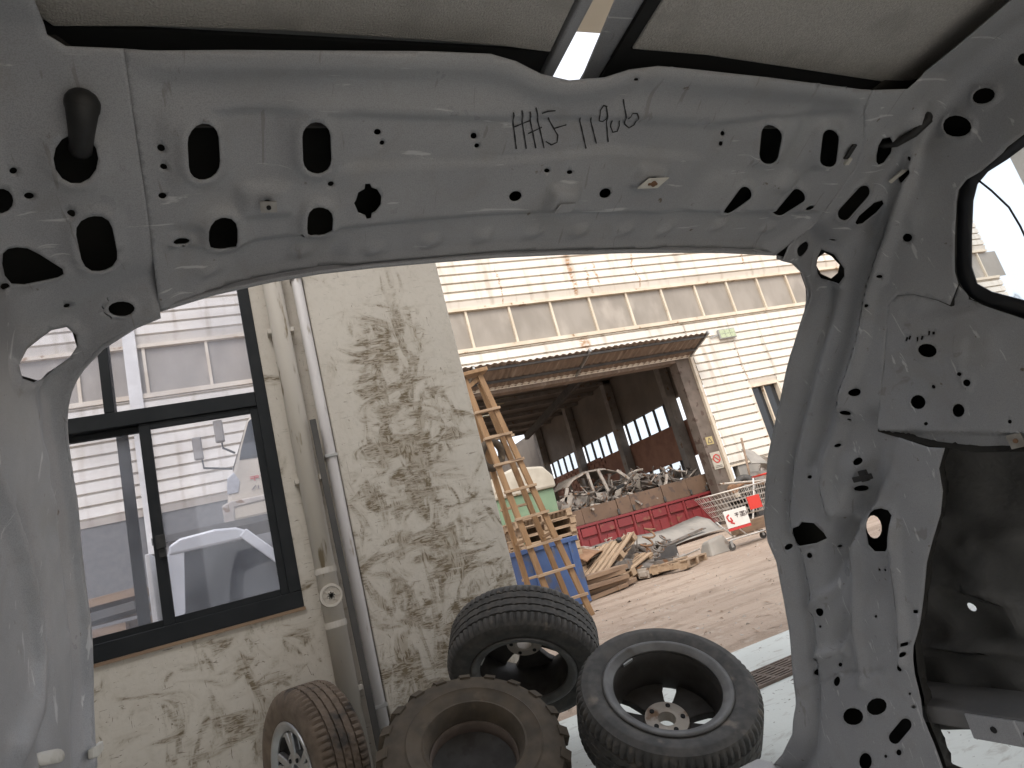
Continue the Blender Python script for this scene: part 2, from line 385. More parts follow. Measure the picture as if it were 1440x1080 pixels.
wsp('roof', MB().box(-4.2, 8.2, BY-.2, RL0, 4.5, 4.58).box(-4.2, 8.2, RL1, 3.43, 4.5, 4.58), 'ceiling_sheet')
for k in range(8):
    x = -4.2+11.8*k/8
    wsp('added_skylight', MB().box(x+.03, x+1.445, RL0-.05, RL1+.05, 4.585, 4.589), 'added_skylight')  # unseen glazing added to drop fill light on wall and floor
    if k: wsp('rafter', MB().box(x-.03, x+.03, RL0, RL1, 4.44, 4.57), 'grey_steel')
wsp('back_wall', MB().box(-4.2, -.7, BY-.2, BY, .010, 4.5).box(3.2, 7.6, BY-.2, BY, .010, 4.5).box(-.7, 3.2, BY-.2, BY, 3.2, 4.5), 'ceiling_sheet')  # unseen wall; doorway added and sized to steer fill light at the header
wsp('side_wall', MB().box(-4.2, -4.0, BY, 3.4, .010, 4.5), 'ceiling_sheet')
# window of dark aluminium: fixed lights above a transom, two sliding sashes below
wf = MB()
f0, f1 = 3.395, 3.475
wf.box(WX0, WX1, f0, f1, WZ0, WZ0+.075).box(WX0, WX1, f0, f1, WZ1-.06, WZ1)
wf.box(WX0, WX0+.06, f0, f1, WZ0+.075, WZ1-.06).box(WX1-.056, WX1, f0, f1, WZ0+.075, WZ1-.06)
wf.box(WX0+.06, WX1-.056, f0+.006, f1, 1.945, 2.02)
wf.box(-.578, -.535, f0+.004, f1, 2.02, WZ1-.06)
fr = wsp('window_frame', wf, 'frame_dark', bevel=.003)
def sub(name, mb, m, par, **k):
    mb.xf(Matrix.Translation((0,-3.4,0))); return mk(name, mb, m, par, **k)
gl = WX1-.056; gz0 = WZ0+.075
def sash(x0, x1, y, w_):
    s = MB().box(x0, x0+w_, y, y+.025, gz0, 1.945).box(x1-w_, x1, y, y+.025, gz0, 1.945).box(x0+w_, x1-w_, y, y+.025, gz0, gz0+.03).box(x0+w_, x1-w_, y, y+.025, 1.945-.03, 1.945)
    return s
sub('sash', sash(-.448, gl+.012, 3.412, .048), 'frame_dark', fr, bevel=.002)
sub('sash', sash(-1.05, -.41, 3.445, .04), 'frame_dark', fr, bevel=.002)
sub('screen_stile', MB().box(-.555,-.505,3.482,3.50,gz0,1.945), 'frame_dark', fr, bevel=.002)
sub('sash', sash(WX0+.06, -1.052, 3.412, .045), 'frame_dark', fr, bevel=.002)
for nm_, x0, x1, y, z0, z1 in (('pane',-.40,gl,3.424,gz0+.03,1.915),('pane',-1.005,-.455,3.457,gz0+.03,1.915),('pane',WX0+.1,-1.09,3.424,gz0+.03,1.915),('pane',-.535,gl,3.44,2.02,WZ1-.06),('pane',WX0+.06,-.578,3.44,2.02,WZ1-.06)):
    sub(nm_, MB().box(x0-.006, x1+.006, y, y+.004, z0-.006, z1+.006), 'dusty_glass', fr)
sub('latch', MB().box(-.424, -.398, 3.372, 3.412, 1.30, 1.36).box(-.43,-.392, 3.36, 3.374, 1.34, 1.40), 'black_plastic', fr, bevel=.002)
sub('sealant_strip', MB().box(WX0, WX1+.004, 3.388, 3.42, WZ0-.016, WZ0-.001), 'wood_old', fr)

# pipes on the wall
pp = thing('downpipe', 'cream painted drainpipe with round access cap between window and pillar', 'pipe', (.262,3.352,.0))
mk('pipe', MB().tube([(0,0,.01),(0,0,4.49)], .048, 24), 'pvc', pp, smooth=True)
for z in (.80, 1.05, 2.60):
    mk('coupling', MB().tube([(0,0,z),(0,0,z+.028)], .052, 24), 'pvc', pp)
cap = MB().lathe([(.0,.012),(.018,.012),(.020,.007),(.040,.007),(.042,.014),(.052,.014),(.054,0),(.054,-.03)], 32)
for k in range(4):
    a = k*math.pi/4; cap.bar((-.04*math.cos(a),-.04*math.sin(a),.009),(.04*math.cos(a),.04*math.sin(a),.009), .006, .006)
cap.xf(Matrix.Rotation(math.radians(90),4,'X'))
mk('access_cap', cap, 'pvc', pp, loc=(0,-.046,.945))
for z in (2.3, 1.5, .5):
    mk('clip', MB().box(-.066,.066,-.012,.06,z,z+.025), 'pvc', pp, bevel=.003)
cd = thing('conduit', 'slim white conduit running up the left edge of the scuffed pillar', 'pipe', (.388,3.358,0))
mk('tube', MB().tube([(0,0,.01),(.002,.002,1.2),(0,0,4.49)], .027, 20), 'conduit', cd, smooth=True)
for z in (.4, 1.6, 2.6): mk('saddle', MB().box(-.031,.032,-.030,.04,z,z+.016), 'galvanised', cd, bevel=.002)
tag(mk('steel_bar', MB().bar((.345,3.27,.012),(.330,3.305,1.80), .030, .012, (0,1,0)), 'dark_steel', bevel=.002), 'dark rusty flat bar leaning between drainpipe and white conduit', 'bar')

# floor drain inside the doorway
gr = thing('drain_grate', 'rusty slotted drain grate set in the pale workshop floor', 'grate', (2.6,2.93,.010))
mk('channel', MB().box(-.72,.72,-.105,.105,.001,.003), 'seal_and_gap_black', gr)
mk('frame', MB().box(-.72,.72,-.12,-.105,.0,.014).box(-.72,.72,.105,.12,.0,.014).box(-.735,-.72,-.12,.12,0,.014).box(.72,.735,-.12,.12,0,.014), 'cast_iron', gr)
bar_me = MB().box(-.72,.72,-.008,.008,.004,.014).mesh('bar'); rib_me = MB().box(-.013,.013,-.104,.104,.003,.0125).mesh('rib')
for k in range(6): link('bar', bar_me, 'cast_iron', gr, loc=(0,-.084+.0335*k,0))
for k in range(12): link('rib', rib_me, 'cast_iron', gr, loc=(-.66+.12*k,0,0))

# ---------------------------------------------------------------- warehouse across the yard
wh = thing('warehouse', 'cream corrugated warehouse with tall open doorway and rusty awning', 'building', (0,15,0))
YF = 15.0
def whp(name, mb, m, par=None, **k):
    mb.xf(Matrix.Translation((0,-YF,0))); return mk(name, mb, m, par or wh, **k)
def corr(x0, x1, z0, z1, y=YF, pitch=.25, proud=.075, z_ref=.02):
    pts = [(y, z0)]
    k = math.floor((z0-z_ref)/pitch)
    while True:
        zb = z_ref + k*pitch
        if zb > z1: break
        for dz, dy in ((0,0),(.036,0),(.040,-proud),(.238,-proud*.9)):
            z = zb+dz
            if z0+.002 < z < z1-.002: pts.append((y+dy, z))
        k += 1
    pts.append((y, z1))
    mb = MB(); n = len(pts)
    mb.add([(x0,p[0],p[1]) for p in pts]+[(x1,p[0],p[1]) for p in pts], [(i,n+i,n+i+1,i+1) for i in range(n-1)])
    return mb
def sheets(x0, x1, z0, z1, step, lap=.0):
    x = x0; k = 0
    while x < x1-.05:
        e = min(x+step, x1)
        whp('cladding_sheet', corr(x, e+.03, z0, z1, YF - (.006 if k % 2 else 0)), 'sheet_run'); x = e; k += 1
DX0, DX1, DZ = 4.2, 12.18, 4.75
sheets(-12, 27.5, 7.06, 9.3, 3.1)
sheets(-12, DX0, 3.39, 5.86, 3.1)
sheets(DX0, DX1+.1, DZ+.02, 5.86, 3.1)
for a, b_, z0, z1 in ((DX1+.1, 13.9, 1.5, 5.86), (15.02, 27.5, 1.5, 5.86), (13.9, 15.02, 3.56, 5.86), (13.9, 15.02, 1.5, 1.62)): sheets(a, b_, z0, z1, 3.1)
# clerestory strip: pane by pane
pane_me = MB().box(.03, 1.215, .03, .05, 5.95, 7.0).mesh('strip_pane'); mull_me = MB().box(-.03,.03,-.03,.06,5.95,7.0).mesh('mullion')
for k in range(-14, 18):
    x = 5.765 + 1.243*k
    if x > 26.9: continue
    link('strip_pane', pane_me, 'strip_panel', wh, loc=(x,0,0)); link('mullion', mull_me, 'trim_cream', wh, loc=(x,0,0))
whp('rail', MB().box(-12,27.5,YF-.07,YF+.05,7.0,7.075), 'trim_cream'); whp('rail', MB().box(-12,27.5,YF-.09,YF+.05,5.85,5.95), 'trim_cream')
whp('eave', MB().box(-12,27.6,YF-.25,YF+.3,9.3,9.5), 'trim_cream')
whp('plinth', MB().box(DX1+.35,27.5,YF-.02,YF+.2,0,1.5), 'mudgrey'); whp('plinth', MB().box(-12,DX0,YF+.02,YF+.2,0,3.39), 'primer_dark')
whp('drip_trim', MB().box(DX1+.1,27.5,YF-.06,YF+.02,1.44,1.5), 'trim_cream')
whp('end_wall', MB().box(27.3,27.5,YF+.05,YF+1.2,0,9.3), 'sheet_cream')
# small dark window to the right of the doorway
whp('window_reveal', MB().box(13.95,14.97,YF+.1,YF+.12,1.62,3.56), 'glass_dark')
wfr = MB().box(13.86,13.95,YF-.06,YF+.1,1.6,3.62).box(14.97,15.06,YF-.06,YF+.1,1.6,3.62).box(13.95,14.97,YF-.06,YF+.1,3.54,3.62).box(13.95,14.97,YF-.06,YF+.1,1.58,1.66).box(14.43,14.48,YF,YF+.09,1.66,3.54)
whp('window_trim', wfr, 'trim_cream')
# doorway jambs
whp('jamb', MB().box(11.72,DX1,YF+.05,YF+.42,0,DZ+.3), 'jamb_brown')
whp('jamb_trim', MB().box(DX1,DX1+.1,YF-.05,YF+.10,0,DZ+.1), 'trim_cream')
whp('lintel', MB().box(DX0,DX1,YF+.06,YF+.4,DZ-.05,DZ+.45), 'rusty_sheet')
# awning: corrugated, rising outward, ragged front edge
rnd = random.Random(3)
AX0, AX1 = 4.6, 12.15
n_aw = int((AX1-AX0)/.76)
for k in range(n_aw):
    mb = MB(); x0 = AX0 + (AX1-AX0)*k/n_aw; x1 = AX0 + (AX1-AX0)*(k+1)/n_aw + .04; N = 40
    out = 13.92 + rnd.uniform(-.05,.05); dz = rnd.uniform(-.03,.03)
    V = []
    for i in range(N+1):
        x = x0+(x1-x0)*i/N; wv = .016*math.sin(2*math.pi*x/.19)
        V += [(x, YF-.01, DZ+.06+wv), (x, out+rnd.uniform(-.012,.012), DZ+.40+wv+dz)]
    mb.add(V, [(2*i,2*i+1,2*i+3,2*i+2) for i in range(N)])
    whp('awning_sheet', mb, 'rusty_sheet', smooth=True)
whp('awning_purlin', MB().bar((AX0,14.05,DZ+.31),(AX1,14.05,DZ+.31), .05, .06), 'dark_steel'); whp('awning_purlin', MB().bar((AX0,14.6,DZ+.13),(AX1,14.6,DZ+.13), .05, .06), 'dark_steel')
whp('awning_flashing', MB().box(AX0,AX1+.2,YF-.10,YF-.046,DZ+.12,DZ+.48), 'mudgrey')
for x in (AX1+.06, 8.4, 5.2): whp('awning_bracket', MB().bar((x,YF,DZ+.05),(x,13.9,DZ+.38), .05, .10), 'galvanised')
# inside: roof, purlins, frames, back and side walls
RZ = 6.3
sk = [(22.4,23.3),(24.3,25.2),(26.2,27.1)]
whp('inner_roof', MB().box(-12,8.9,YF+.4,31,RZ,RZ+.05).box(9.6,14.3,YF+.4,31,RZ,RZ+.05).box(8.9,9.6,YF+.4,sk[0][0],RZ,RZ+.05).box(8.9,9.6,sk[0][1],sk[1][0],RZ,RZ+.05).box(8.9,9.6,sk[1][1],sk[2][0],RZ,RZ+.05).box(8.9,9.6,sk[2][1],31,RZ,RZ+.05), 'roof_inside')  # stops short at the rear; unseen opening added to brighten the interior
mat('skylight_frp', (.62,.52,.26), None, rough=.5)
MATS['skylight_frp'].node_tree.nodes['Principled BSDF'].inputs['Transmission Weight'].default_value = .9
for a, b_ in sk: whp('skylight', MB().box(8.9,9.6,a,b_,RZ+.055,RZ+.06), 'skylight_frp')
for k in range(10): whp('purlin', MB().box(-10,14,YF+1.0+1.6*k,YF+1.1+1.6*k,RZ-.16,RZ-.002), 'grey_steel')
whp('brace_beam', MB().bar((9.45,15.6,5.25),(11.3,26.0,5.25), .16, .24), 'dark_steel')
for x in (2.6,):
    whp('crane_beam', MB().box(x-.16,x+.16,YF+.5,39,4.98,5.02).box(x-.02,x+.02,YF+.5,39,5.02,5.42).box(x-.16,x+.16,YF+.5,39,5.42,5.46), 'dark_steel')
for k in range(6):
    whp('column', MB().box(13.62,13.96,18.55+3.85*k,18.85+3.85*k,0,RZ), 'grey_steel')
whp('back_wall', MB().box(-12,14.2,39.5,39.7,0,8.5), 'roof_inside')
SX = 14.0
def sidewall(y0,y1,z0,z1,m='brick_inside',nm='side_wall'): whp(nm, MB().box(SX,SX+.2,y0,y1,z0,z1), m)
sidewall(YF+.3,39.5,4.35,RZ,'roof_inside','upper_side_wall')
sidewall(24.6,39.5,0,3.5); sidewall(18.4,24.6,2.25,3.5); sidewall(18.4,24.6,0,1.2); sidewall(YF+.2,16.4,0,4.2); sidewall(16.4,18.4,0,.8); sidewall(17.35,17.5,.8,4.2)
sidewall(16.4,18.4,3.0,3.25)
for y0,y1,z0,z1,n_ in [(18.86+3.85*k,18.55+3.85*(k+1),3.5,4.35,5) for k in range(5)]+[(18.9,22.38,1.2,2.25,5)]:
    for i in range(n_):
        a = y0+(y1-y0)*i/n_; b_ = y0+(y1-y0)*(i+1)/n_
        whp('side_pane', MB().box(SX+.09,SX+.1,a+.03,b_-.03,z0,z1), 'clear_glass')
        whp('glazing_bar', MB().box(SX+.05,SX+.14,b_-.03,b_+.03,z0,z1), 'dark_steel')
# brick courses seen below the clerestory
rb = random.Random(5); br_me = MB().box(-.05,0,0,.42,0,.16).mesh('brick')
for i in range(15):
    for j in range(20):
        o = link('brick', br_me, 'brick_inside', wh, loc=(SX-.012*rb.random(), 24.65-YF+.5*i+(.25 if j%2 else 0), .06+.176*j))
white_post = MB().box(-2.05,-1.80,YF-.14,YF-.05,2.6,9.3)
whp('downpipe', white_post, 'white_paint')

# LED flood light on the facade
fl = thing('flood_light', 'small greenish six-cell flood light on the facade beside awning tip', 'light', (13.69,14.88,5.28))
mk('housing', MB().box(-.31,.31,-.06,.02,-.15,.15), 'galvanised', fl, bevel=.01)
for i in range(3):
    for j in range(2): mk('lens', MB().box(-.285+.195*i,-.11+.195*i,-.07,-.058,-.125+.13*j,-.008+.13*j), 'led_lens', fl)
mk('bracket', MB().bar((-.33,0,0),(-.62,.02,-.04), .03,.03).bar((0,.02,0),(0,.1,0),.05,.05), 'galvanised', fl)

# ================================================================ THINGS IN THE YARD
def basis(nv, spin=0.0):
    z = Vector(nv).normalized(); x = Vector((0,0,1)).cross(z)
    if x.length < .01: x = Vector((1,0,0))
    x.normalize(); y = z.cross(x)
    return (Matrix((x,y,z)).transposed() @ Matrix.Rotation(spin,3,'Z')).to_euler()

# ---- wooden step ladder
ld = thing('step_ladder', 'tall yellowish wooden step ladder standing just right of the pillar', 'ladder', (2.95,7.35,0))
LO = Vector((-2.95,-7.35,0))
def lbar(name, a, b, w_=.065, t_=.045, m='wood_new', up_=(0,1,0)): return mk(name, MB().bar(Vector(a)+LO, Vector(b)+LO, w_, t_, up_), m, ld, bevel=.004)
A0, A1 = Vector((3.20,6.9,0)), Vector((2.665,7.0,2.95)); B0, B1 = Vector((2.80,6.9,0)), Vector((2.47,7.0,2.93))
D0, D1 = Vector((3.40,7.85,0)), Vector((2.67,7.07,2.87)); C0, C1 = Vector((2.93,7.85,0)), Vector((2.50,7.07,2.87))
for a, b in ((A0,A1),(B0,B1),(C0,C1),(D0,D1)): lbar('rail', a, b)
for t in (.08,.19,.30,.41,.52,.63,.74,.85): lbar('rung', A0.lerp(A1,t)+Vector((.05,-.02,0)), B0.lerp(B1,t)-Vector((.05,.02,0)), .07, .03, 'wood_pallet', (0,0,1))
for t in (.18,.48,.78): lbar('back_rung', D0.lerp(D1,t)+Vector((.04,.02,0)), C0.lerp(C1,t)-Vector((.04,-.02,0)), .06, .03, 'wood_pallet', (0,0,1))
lbar('top_plate', (2.36,7.03,2.96), (2.76,7.03,3.0), .22, .045, 'wood_new', (0,0,1))
lbar('spreader', A0.lerp(A1,.33), D0.lerp(D1,.33), .035, .02); lbar('spreader', B0.lerp(B1,.33), C0.lerp(C1,.33), .035, .02)
lbar('brace', (2.42,7.0,2.78), (2.66,7.02,2.92), .05, .03)
ty = MB().lathe([(.155+.045*math.cos(t_), .05*math.sin(t_)) for t_ in [2*math.pi*i/12 for i in range(12)]], 40, True)
ty.xf(Matrix.Rotation(math.radians(90),4,'X'))
o = tag(mk('small_tyre', ty, 'rubber_old', smooth=True), 'small grey tyre hung on the upper rungs of the wooden ladder', 'tyre'); o.location = (2.66,7.26,2.02); o.rotation_euler = (.25,.1,.35)
tag(mk('plank_offcut', MB().box(-.16,.16,-.04,.04,-.015,.015), 'wood_pallet', bevel=.003, loc=(2.87,7.3,2.21)), 'short wood offcut lying across ladder rungs above the hung tyre', 'plank').rotation_euler = (0,-.05,.3)

# ---- blue bin, green container
bb = thing('blue_bin', 'open blue steel bin with worn edges behind the ladder foot', 'bin', (3.36,8.35,0))
mk('front', MB().box(-.44,.40,-.36,-.33,.05,.84), 'blue_paint', bb, bevel=.005); mk('back', MB().box(-.44,.40,.33,.36,.05,.84), 'blue_paint', bb, bevel=.005)
mk('side', MB().box(-.44,-.41,-.33,.33,.05,.84), 'blue_paint', bb, bevel=.005); mk('side', MB().box(.37,.40,-.33,.33,.05,.84), 'blue_paint', bb, bevel=.005)
mk('bottom', MB().box(-.44,.40,-.36,.36,.02,.05), 'blue_paint', bb); mk('rim', MB().box(-.47,.43,-.39,-.36,.80,.86).box(.40,.43,-.36,.39,.80,.86).box(-.47,-.44,-.36,.39,.80,.86), 'blue_paint', bb, bevel=.006)
for x in (-.25,.05,.3): mk('rib', MB().box(x-.02,x+.02,-.385,-.36,.06,.80), 'blue_paint', bb, bevel=.004)
gc = thing('green_container', 'faded green metal container with pale dented lid behind the ladder', 'container', (4.25,11.0,0))
mk('body', MB().prism([(-.55,.05),(.52,.05),(.56,1.72),(-.58,1.72)], 'y', -.5, .5), 'green_paint', gc, bevel=.02)
for z in (.6,1.2): mk('band', MB().box(-.60,.58,-.53,-.498,z,z+.07), 'green_paint', gc, bevel=.008)
mk('lid', MB().prism([(-.62,1.72),(.60,1.72),(.60,1.92),(.45,2.12),(-.1,2.2),(-.5,2.1),(-.62,1.9)], 'y', -.56, .56), 'lid_pale', gc, bevel=.04)

# ---- pallets
pal = {}
pal['board'] = MB().box(-.5,.5,-.048,.048,0,.02).mesh('board'); pal['stringer'] = MB().box(-.045,.045,-.5,.5,0,.085).mesh('stringer')
rp = random.Random(11)
def pallet(label, loc, rot, m='wood_pallet', group=None, missing=()):
    t = thing('pallet', label, 'pallet', loc, rot, group)
    for k in range(7):
        if k in missing: continue
        link('board', pal['board'], None, t, loc=(rp.uniform(-.01,.01),-.45+.15*k,.105))
    for k in (-.44,0,.44): link('stringer', pal['stringer'], None, t, loc=(k,0,.02))
    for k in (-.42,0,.42): link('bottom_board', pal['board'], None, t, loc=(0,k,0))
    return t
pal['board'].materials.append(MATS['wood_pallet']); pal['stringer'].materials.append(MATS['wood_pallet'])
names = ['topmost pallet', 'second pallet from the top', 'third pallet from the top', 'fourth pallet from the top', 'fifth pallet from the top', 'sixth pallet from the top', 'seventh pallet from the top', 'eighth pallet from the top', 'ninth pallet from the top', 'bottom pallet']
for k in range(10):
    pallet(names[9-k]+' in the wooden stack between blue bin and green container', (3.95+rp.uniform(-.05,.05), 9.75+rp.uniform(-.05,.05), .001+.127*k), (0,0,rp.uniform(-.08,.08)), group='pallets stacked behind the blue bin')
pallet('pale pallet leaning on edge right of the blue bin', (4.62,9.15,.30), (math.radians(-8),math.radians(-24),math.radians(24)), group='loose pallets')
pallet('second pale pallet sliding off the heap under the leaning pallet', (4.68,9.05,.12), (math.radians(4),math.radians(-14),math.radians(14)), group='loose pallets')
pallet('broken low pallet lying at the right end of the scrap heap', (5.42,8.72,.015), (math.radians(2),math.radians(3),math.radians(38)), missing=(1,4), group='loose pallets')
# old boards on the ground
for k, (x, y, z, l_, r_) in enumerate([(4.02,8.25,.04,.85,.2),(4.10,8.33,.10,.80,.12),(4.05,8.22,.165,.9,.25),(4.12,8.30,.225,.7,.1),(4.15,8.27,.285,.75,.22),(4.45,8.42,.05,.6,.6)]):
    o = mk('old_board', MB().box(-l_/2,l_/2,-.12,.12,-.028,.028), 'wood_old', bevel=.004, loc=(x,y,z)); o.rotation_euler = (0,rp.uniform(-.03,.03),r_)
    tag(o, ['lowest dark board', 'second dark board from below', 'third dark board from below', 'fourth dark board from below', 'top dark board', 'loose short dark board'][k]+(' in the small pile beside the blue bin' if k < 5 else ' on the ground right of the board pile'), 'board', 'dark boards by the blue bin')

# ---- heap of car scrap in front of the skip: single pieces
def scrap(kind, label, loc, rot, s=1.0, m='scrap_metal'):
    mb = MB()
    if kind == 'crate':
        mb.box(-.2,.2,-.14,.14,0,.02).box(-.2,.2,-.14,-.12,.02,.12).box(-.2,.2,.12,.14,.02,.12).box(-.2,-.18,-.12,.12,.02,.12).box(.18,.2,-.12,.12,.02,.12)
        for x in (-.1,0,.1): mb.box(x-.01,x+.01,-.12,.12,.02,.09)
    elif kind == 'arm':
        mb.tube([(-.3,0,.05),(-.1,.03,.1),(.12,-.02,.06),(.3,.04,.12)], [.03,.022,.03,.045], 10); mb.cyl((-.3,0,.05),(0,1,0),.055,.08,14); mb.cyl((.3,.04,.12),(0,0,1),.05,.09,14)
    elif kind == 'block':
        mb.box(-.16,.16,-.12,.12,0,.2)
        for x in (-.11,-.04,.04,.11): mb.cyl((x,0,.215),(0,0,1),.03,.05,12)
        mb.cyl((.19,0,.1),(1,0,0),.07,.06,16); mb.box(-.2,-.16,-.08,.08,.04,.14)
    elif kind == 'panel':
        N = 8; V = []
        for i in range(N+1):
            t_ = i/N; V += [(-.35+.7*t_, -.2, .05+.12*math.sin(3*t_)), (-.33+.66*t_, .2, .02+.1*math.sin(3.4*t_+.5)), (-.35+.7*t_, -.2, .065+.12*math.sin(3*t_)), (-.33+.66*t_, .2, .035+.1*math.sin(3.4*t_+.5))]
        F = []
        for i in range(N): F += [(4*i,4*i+4,4*i+5,4*i+1),(4*i+2,4*i+3,4*i+7,4*i+6),(4*i,4*i+2,4*i+6,4*i+4),(4*i+1,4*i+5,4*i+7,4*i+3)]
        F += [(0,1,3,2),(4*N,4*N+2,4*N+3,4*N+1)]; mb.add(V,F)
    elif kind == 'spring':
        mb.tube([(.06*math.cos(t_*.7),.06*math.sin(t_*.7),.02*t_/2) for t_ in range(0,44)], .011, 6)
    elif kind == 'strut':
        mb.tube([(0,0,0),(0,0,.3)], .028, 12).tube([(0,0,.3),(0,0,.52)], .011, 8).cyl((0,0,.2),(0,0,1),.07,.012,16).cyl((0,0,-.03),(0,1,0),.035,.05,12)
    mb.xf(Matrix.Scale(s,4)); o = mk('scrap_'+{'crate':'tray','arm':'control_arm','block':'engine_block','panel':'car_door','spring':'spring','strut':'strut'}[kind], mb, m, smooth=kind in ('spring',), bevel=.004 if kind in ('crate','block') else 0)
    o.location = loc; o.rotation_euler = rot
    return tag(o, label, 'scrap', 'car scrap on the heap')
scrap('crate','dark slotted tray on top of the scrap heap',(5.0,9.25,.36),(.2,-.15,.4),1.2)
scrap('block','grey engine block in the middle of the scrap heap',(5.02,9.1,.12),(.1,.25,.9),1.1)
scrap('block','rusty gearbox lump at the right foot of the scrap heap',(5.32,9.1,.03),(.2,.1,.2),.9)
scrap('arm','bent control arm lying across the scrap heap front',(4.92,8.85,.2),(.3,.1,.5),1.1)
scrap('arm','rusty suspension arm sticking out right of the scrap heap',(5.42,9.05,.16),(.1,-.3,-.4),1.0)
scrap('panel','pale bent panel at the back of the scrap heap',(4.85,9.6,.36),(.4,.3,.3),1.2,'scrap_pale')
scrap('panel','dark curled panel under the scrap heap',(5.12,8.95,.05),(.1,.1,.9),1.3)
scrap('strut','black strut standing up out of the scrap heap',(5.28,9.3,.14),(.25,.2,0),.9)
scrap('strut','black strut lying left on the scrap heap',(4.72,9.02,.34),(1.2,.2,.5),.9)
scrap('spring','coil spring near the right end of the scrap heap',(5.22,8.85,.16),(.9,.2,.3),1.3)
scrap('crate','dark broken tray at the left foot of the scrap heap',(4.72,8.75,.16),(-.1,.2,.8),1.1)
scrap('crate','small dark tray low in the scrap heap by the broken pallet',(5.25,8.62,.10),(.1,.1,.2),.9)

more = [('arm','long rusty arm at the far side of the scrap heap',(5.6,9.9,.15),(.2,.1,.8),1.3,'rust'),('block','dark block between the scrap heap and the bent sheet',(5.95,10.3,.05),(.1,.1,.4),1.5,'scrap_metal'),
 ('panel','dark door skin lying behind the scrap heap',(5.3,10.1,.25),(.2,.2,.4),1.7,'dark_steel'),('strut','grey strut lying behind the broken pallet',(5.75,9.2,.06),(1.4,.2,.9),1.1,'grey_steel'),('crate','black tray propped at the back of the scrap heap',(5.15,9.75,.3),(.6,.2,.2),1.4,'black_plastic'),
 ('panel','brown curled panel left of the scrap heap top',(4.55,9.45,.45),(.5,.1,.6),1.1,'rust'),('arm','black arm on top of the scrap heap tray',(5.02,9.2,.52),(.1,.2,1.2),.8,'black_plastic'),('spring','rusty spring behind the scrap heap strut',(5.45,9.45,.12),(.5,.3,.1),1.5,'rust'),
 ('block','small pale casting in front of the scrap heap',(5.0,8.62,.02),(.1,0,.7),.7,'scrap_pale'),('panel','grey fender curled up near the skip corner',(6.35,11.2,.1),(.3,.1,.2),2.0,'mudgrey'),('crate','dark flat tray before the left end of the skip',(6.5,10.6,.03),(0,.05,.4),1.6,'dark_steel')]
for kd, lb, lc, rt2, s, m in more: scrap(kd, lb, lc, rt2, s, m)

# ---- red and brown scrap skip across the doorway
sk_ = thing('scrap_skip', 'long low skip with red ribbed side and brown upper boards in doorway', 'container', (9.5,16.6,0))
SO = (-9.5,-16.6,0)
def skp(name, mb, m, **k):
    mb.xf(Matrix.Translation(SO)); return mk(name, mb, m, sk_, **k)
SX0, SX1, SY0, SY1 = 6.9, 12.0, 15.6, 17.7
skp('floor_panel', MB().box(SX0,SX1,SY0,SY1,.12,.2), 'red_paint')
skp('end_panel', MB().box(SX0,SX0+.05,SY0+.06,SY1,.2,1.36), 'brown_paint'); skp('end_panel', MB().box(SX1-.05,SX1,SY0+.06,SY1,.2,1.4), 'brown_paint'); skp('back_panel', MB().box(SX0+.05,SX1-.05,SY1-.05,SY1,.2,1.36), 'brown_paint')
skp('side_panel', MB().box(SX0,SX1,SY0+.03,SY0+.06,.15,.93), 'red_paint')
xs = [6.95+.555*k for k in range(10)]
for k, x in enumerate(xs[:-1]):
    skp('rib', MB().prism([(x-.05,SY0+.03),(x+.05,SY0+.03),(x+.025,SY0-.05),(x-.025,SY0-.05)], 'z', .15, .9), 'red_paint', bevel=.006)
    skp('rail_block', MB().box(x+.06,x+.50,SY0-.03,SY0+.03,.66,.88), 'red_paint', bevel=.01)
    skp('recess_panel', MB().box(x+.23,x+.50,SY0+.0,SY0+.03,.2,.58), 'red_paint', bevel=.006)
skp('top_rail', MB().box(SX0,SX1,SY0-.06,SY0+.0595,.9,.97), 'red_paint', bevel=.01); skp('bottom_rail', MB().box(SX0,SX1,SY0-.05,SY0+.03,.10,.17), 'red_paint', bevel=.01)
bx_ = [6.9,7.75,8.82,9.25,10.3,11.15,12.0]
for k in range(6): skp('brown_board', MB().box(bx_[k]+.008,bx_[k+1]-.008,SY0+.0+.015*(k%2),SY0+.05,.975,1.37+.02*k), 'brown_paint', bevel=.006)
for x in (8.8,9.28,10.3,11.2,11.75): skp('hook', MB().box(x-.03,x+.03,SY0-.04,SY0+.0,1.0,1.14), 'dark_steel', bevel=.008)
def strokes(par, o, u, w_, segs, t_, m, name='lettering', d=(0,-1,0)):
    mb = MB(); o = Vector(o); u = Vector(u); w_ = Vector(w_)
    for a, b in segs: mb.bar(o+u*a[0]+w_*a[1], o+u*b[0]+w_*b[1], t_, .004, d)
    return mk(name, mb, m, par)
CH1 = [((0,.9),(.35,.9)),((.17,1),(.17,0)),((0,.55),(.35,.6)),((.45,.95),(.95,.95)),((.5,.7),(.9,.7)),((.7,.95),(.7,.1)),((.45,.35),(.95,.35)),((.45,.05),(.95,.05))]
CHA = [((0,0),(.22,1)),((.22,1),(.42,0)),((.1,.35),(.34,.35)),((.95,.9),(.6,.95)),((.6,.95),(.58,.6)),((.58,.6),(.95,.45)),((.95,.45),(.92,.05)),((.92,.05),(.55,.05))]
strokes(sk_, (xs[2]+.09-9.5, SY0-.004-16.6, .22), (.26,0,0), (0,0,.27), CH1, .022, 'lid_pale')
strokes(sk_, (xs[3]+.07-9.5, SY0-.004-16.6, .22), (.30,0,0), (0,0,.27), CHA, .022, 'lid_pale')
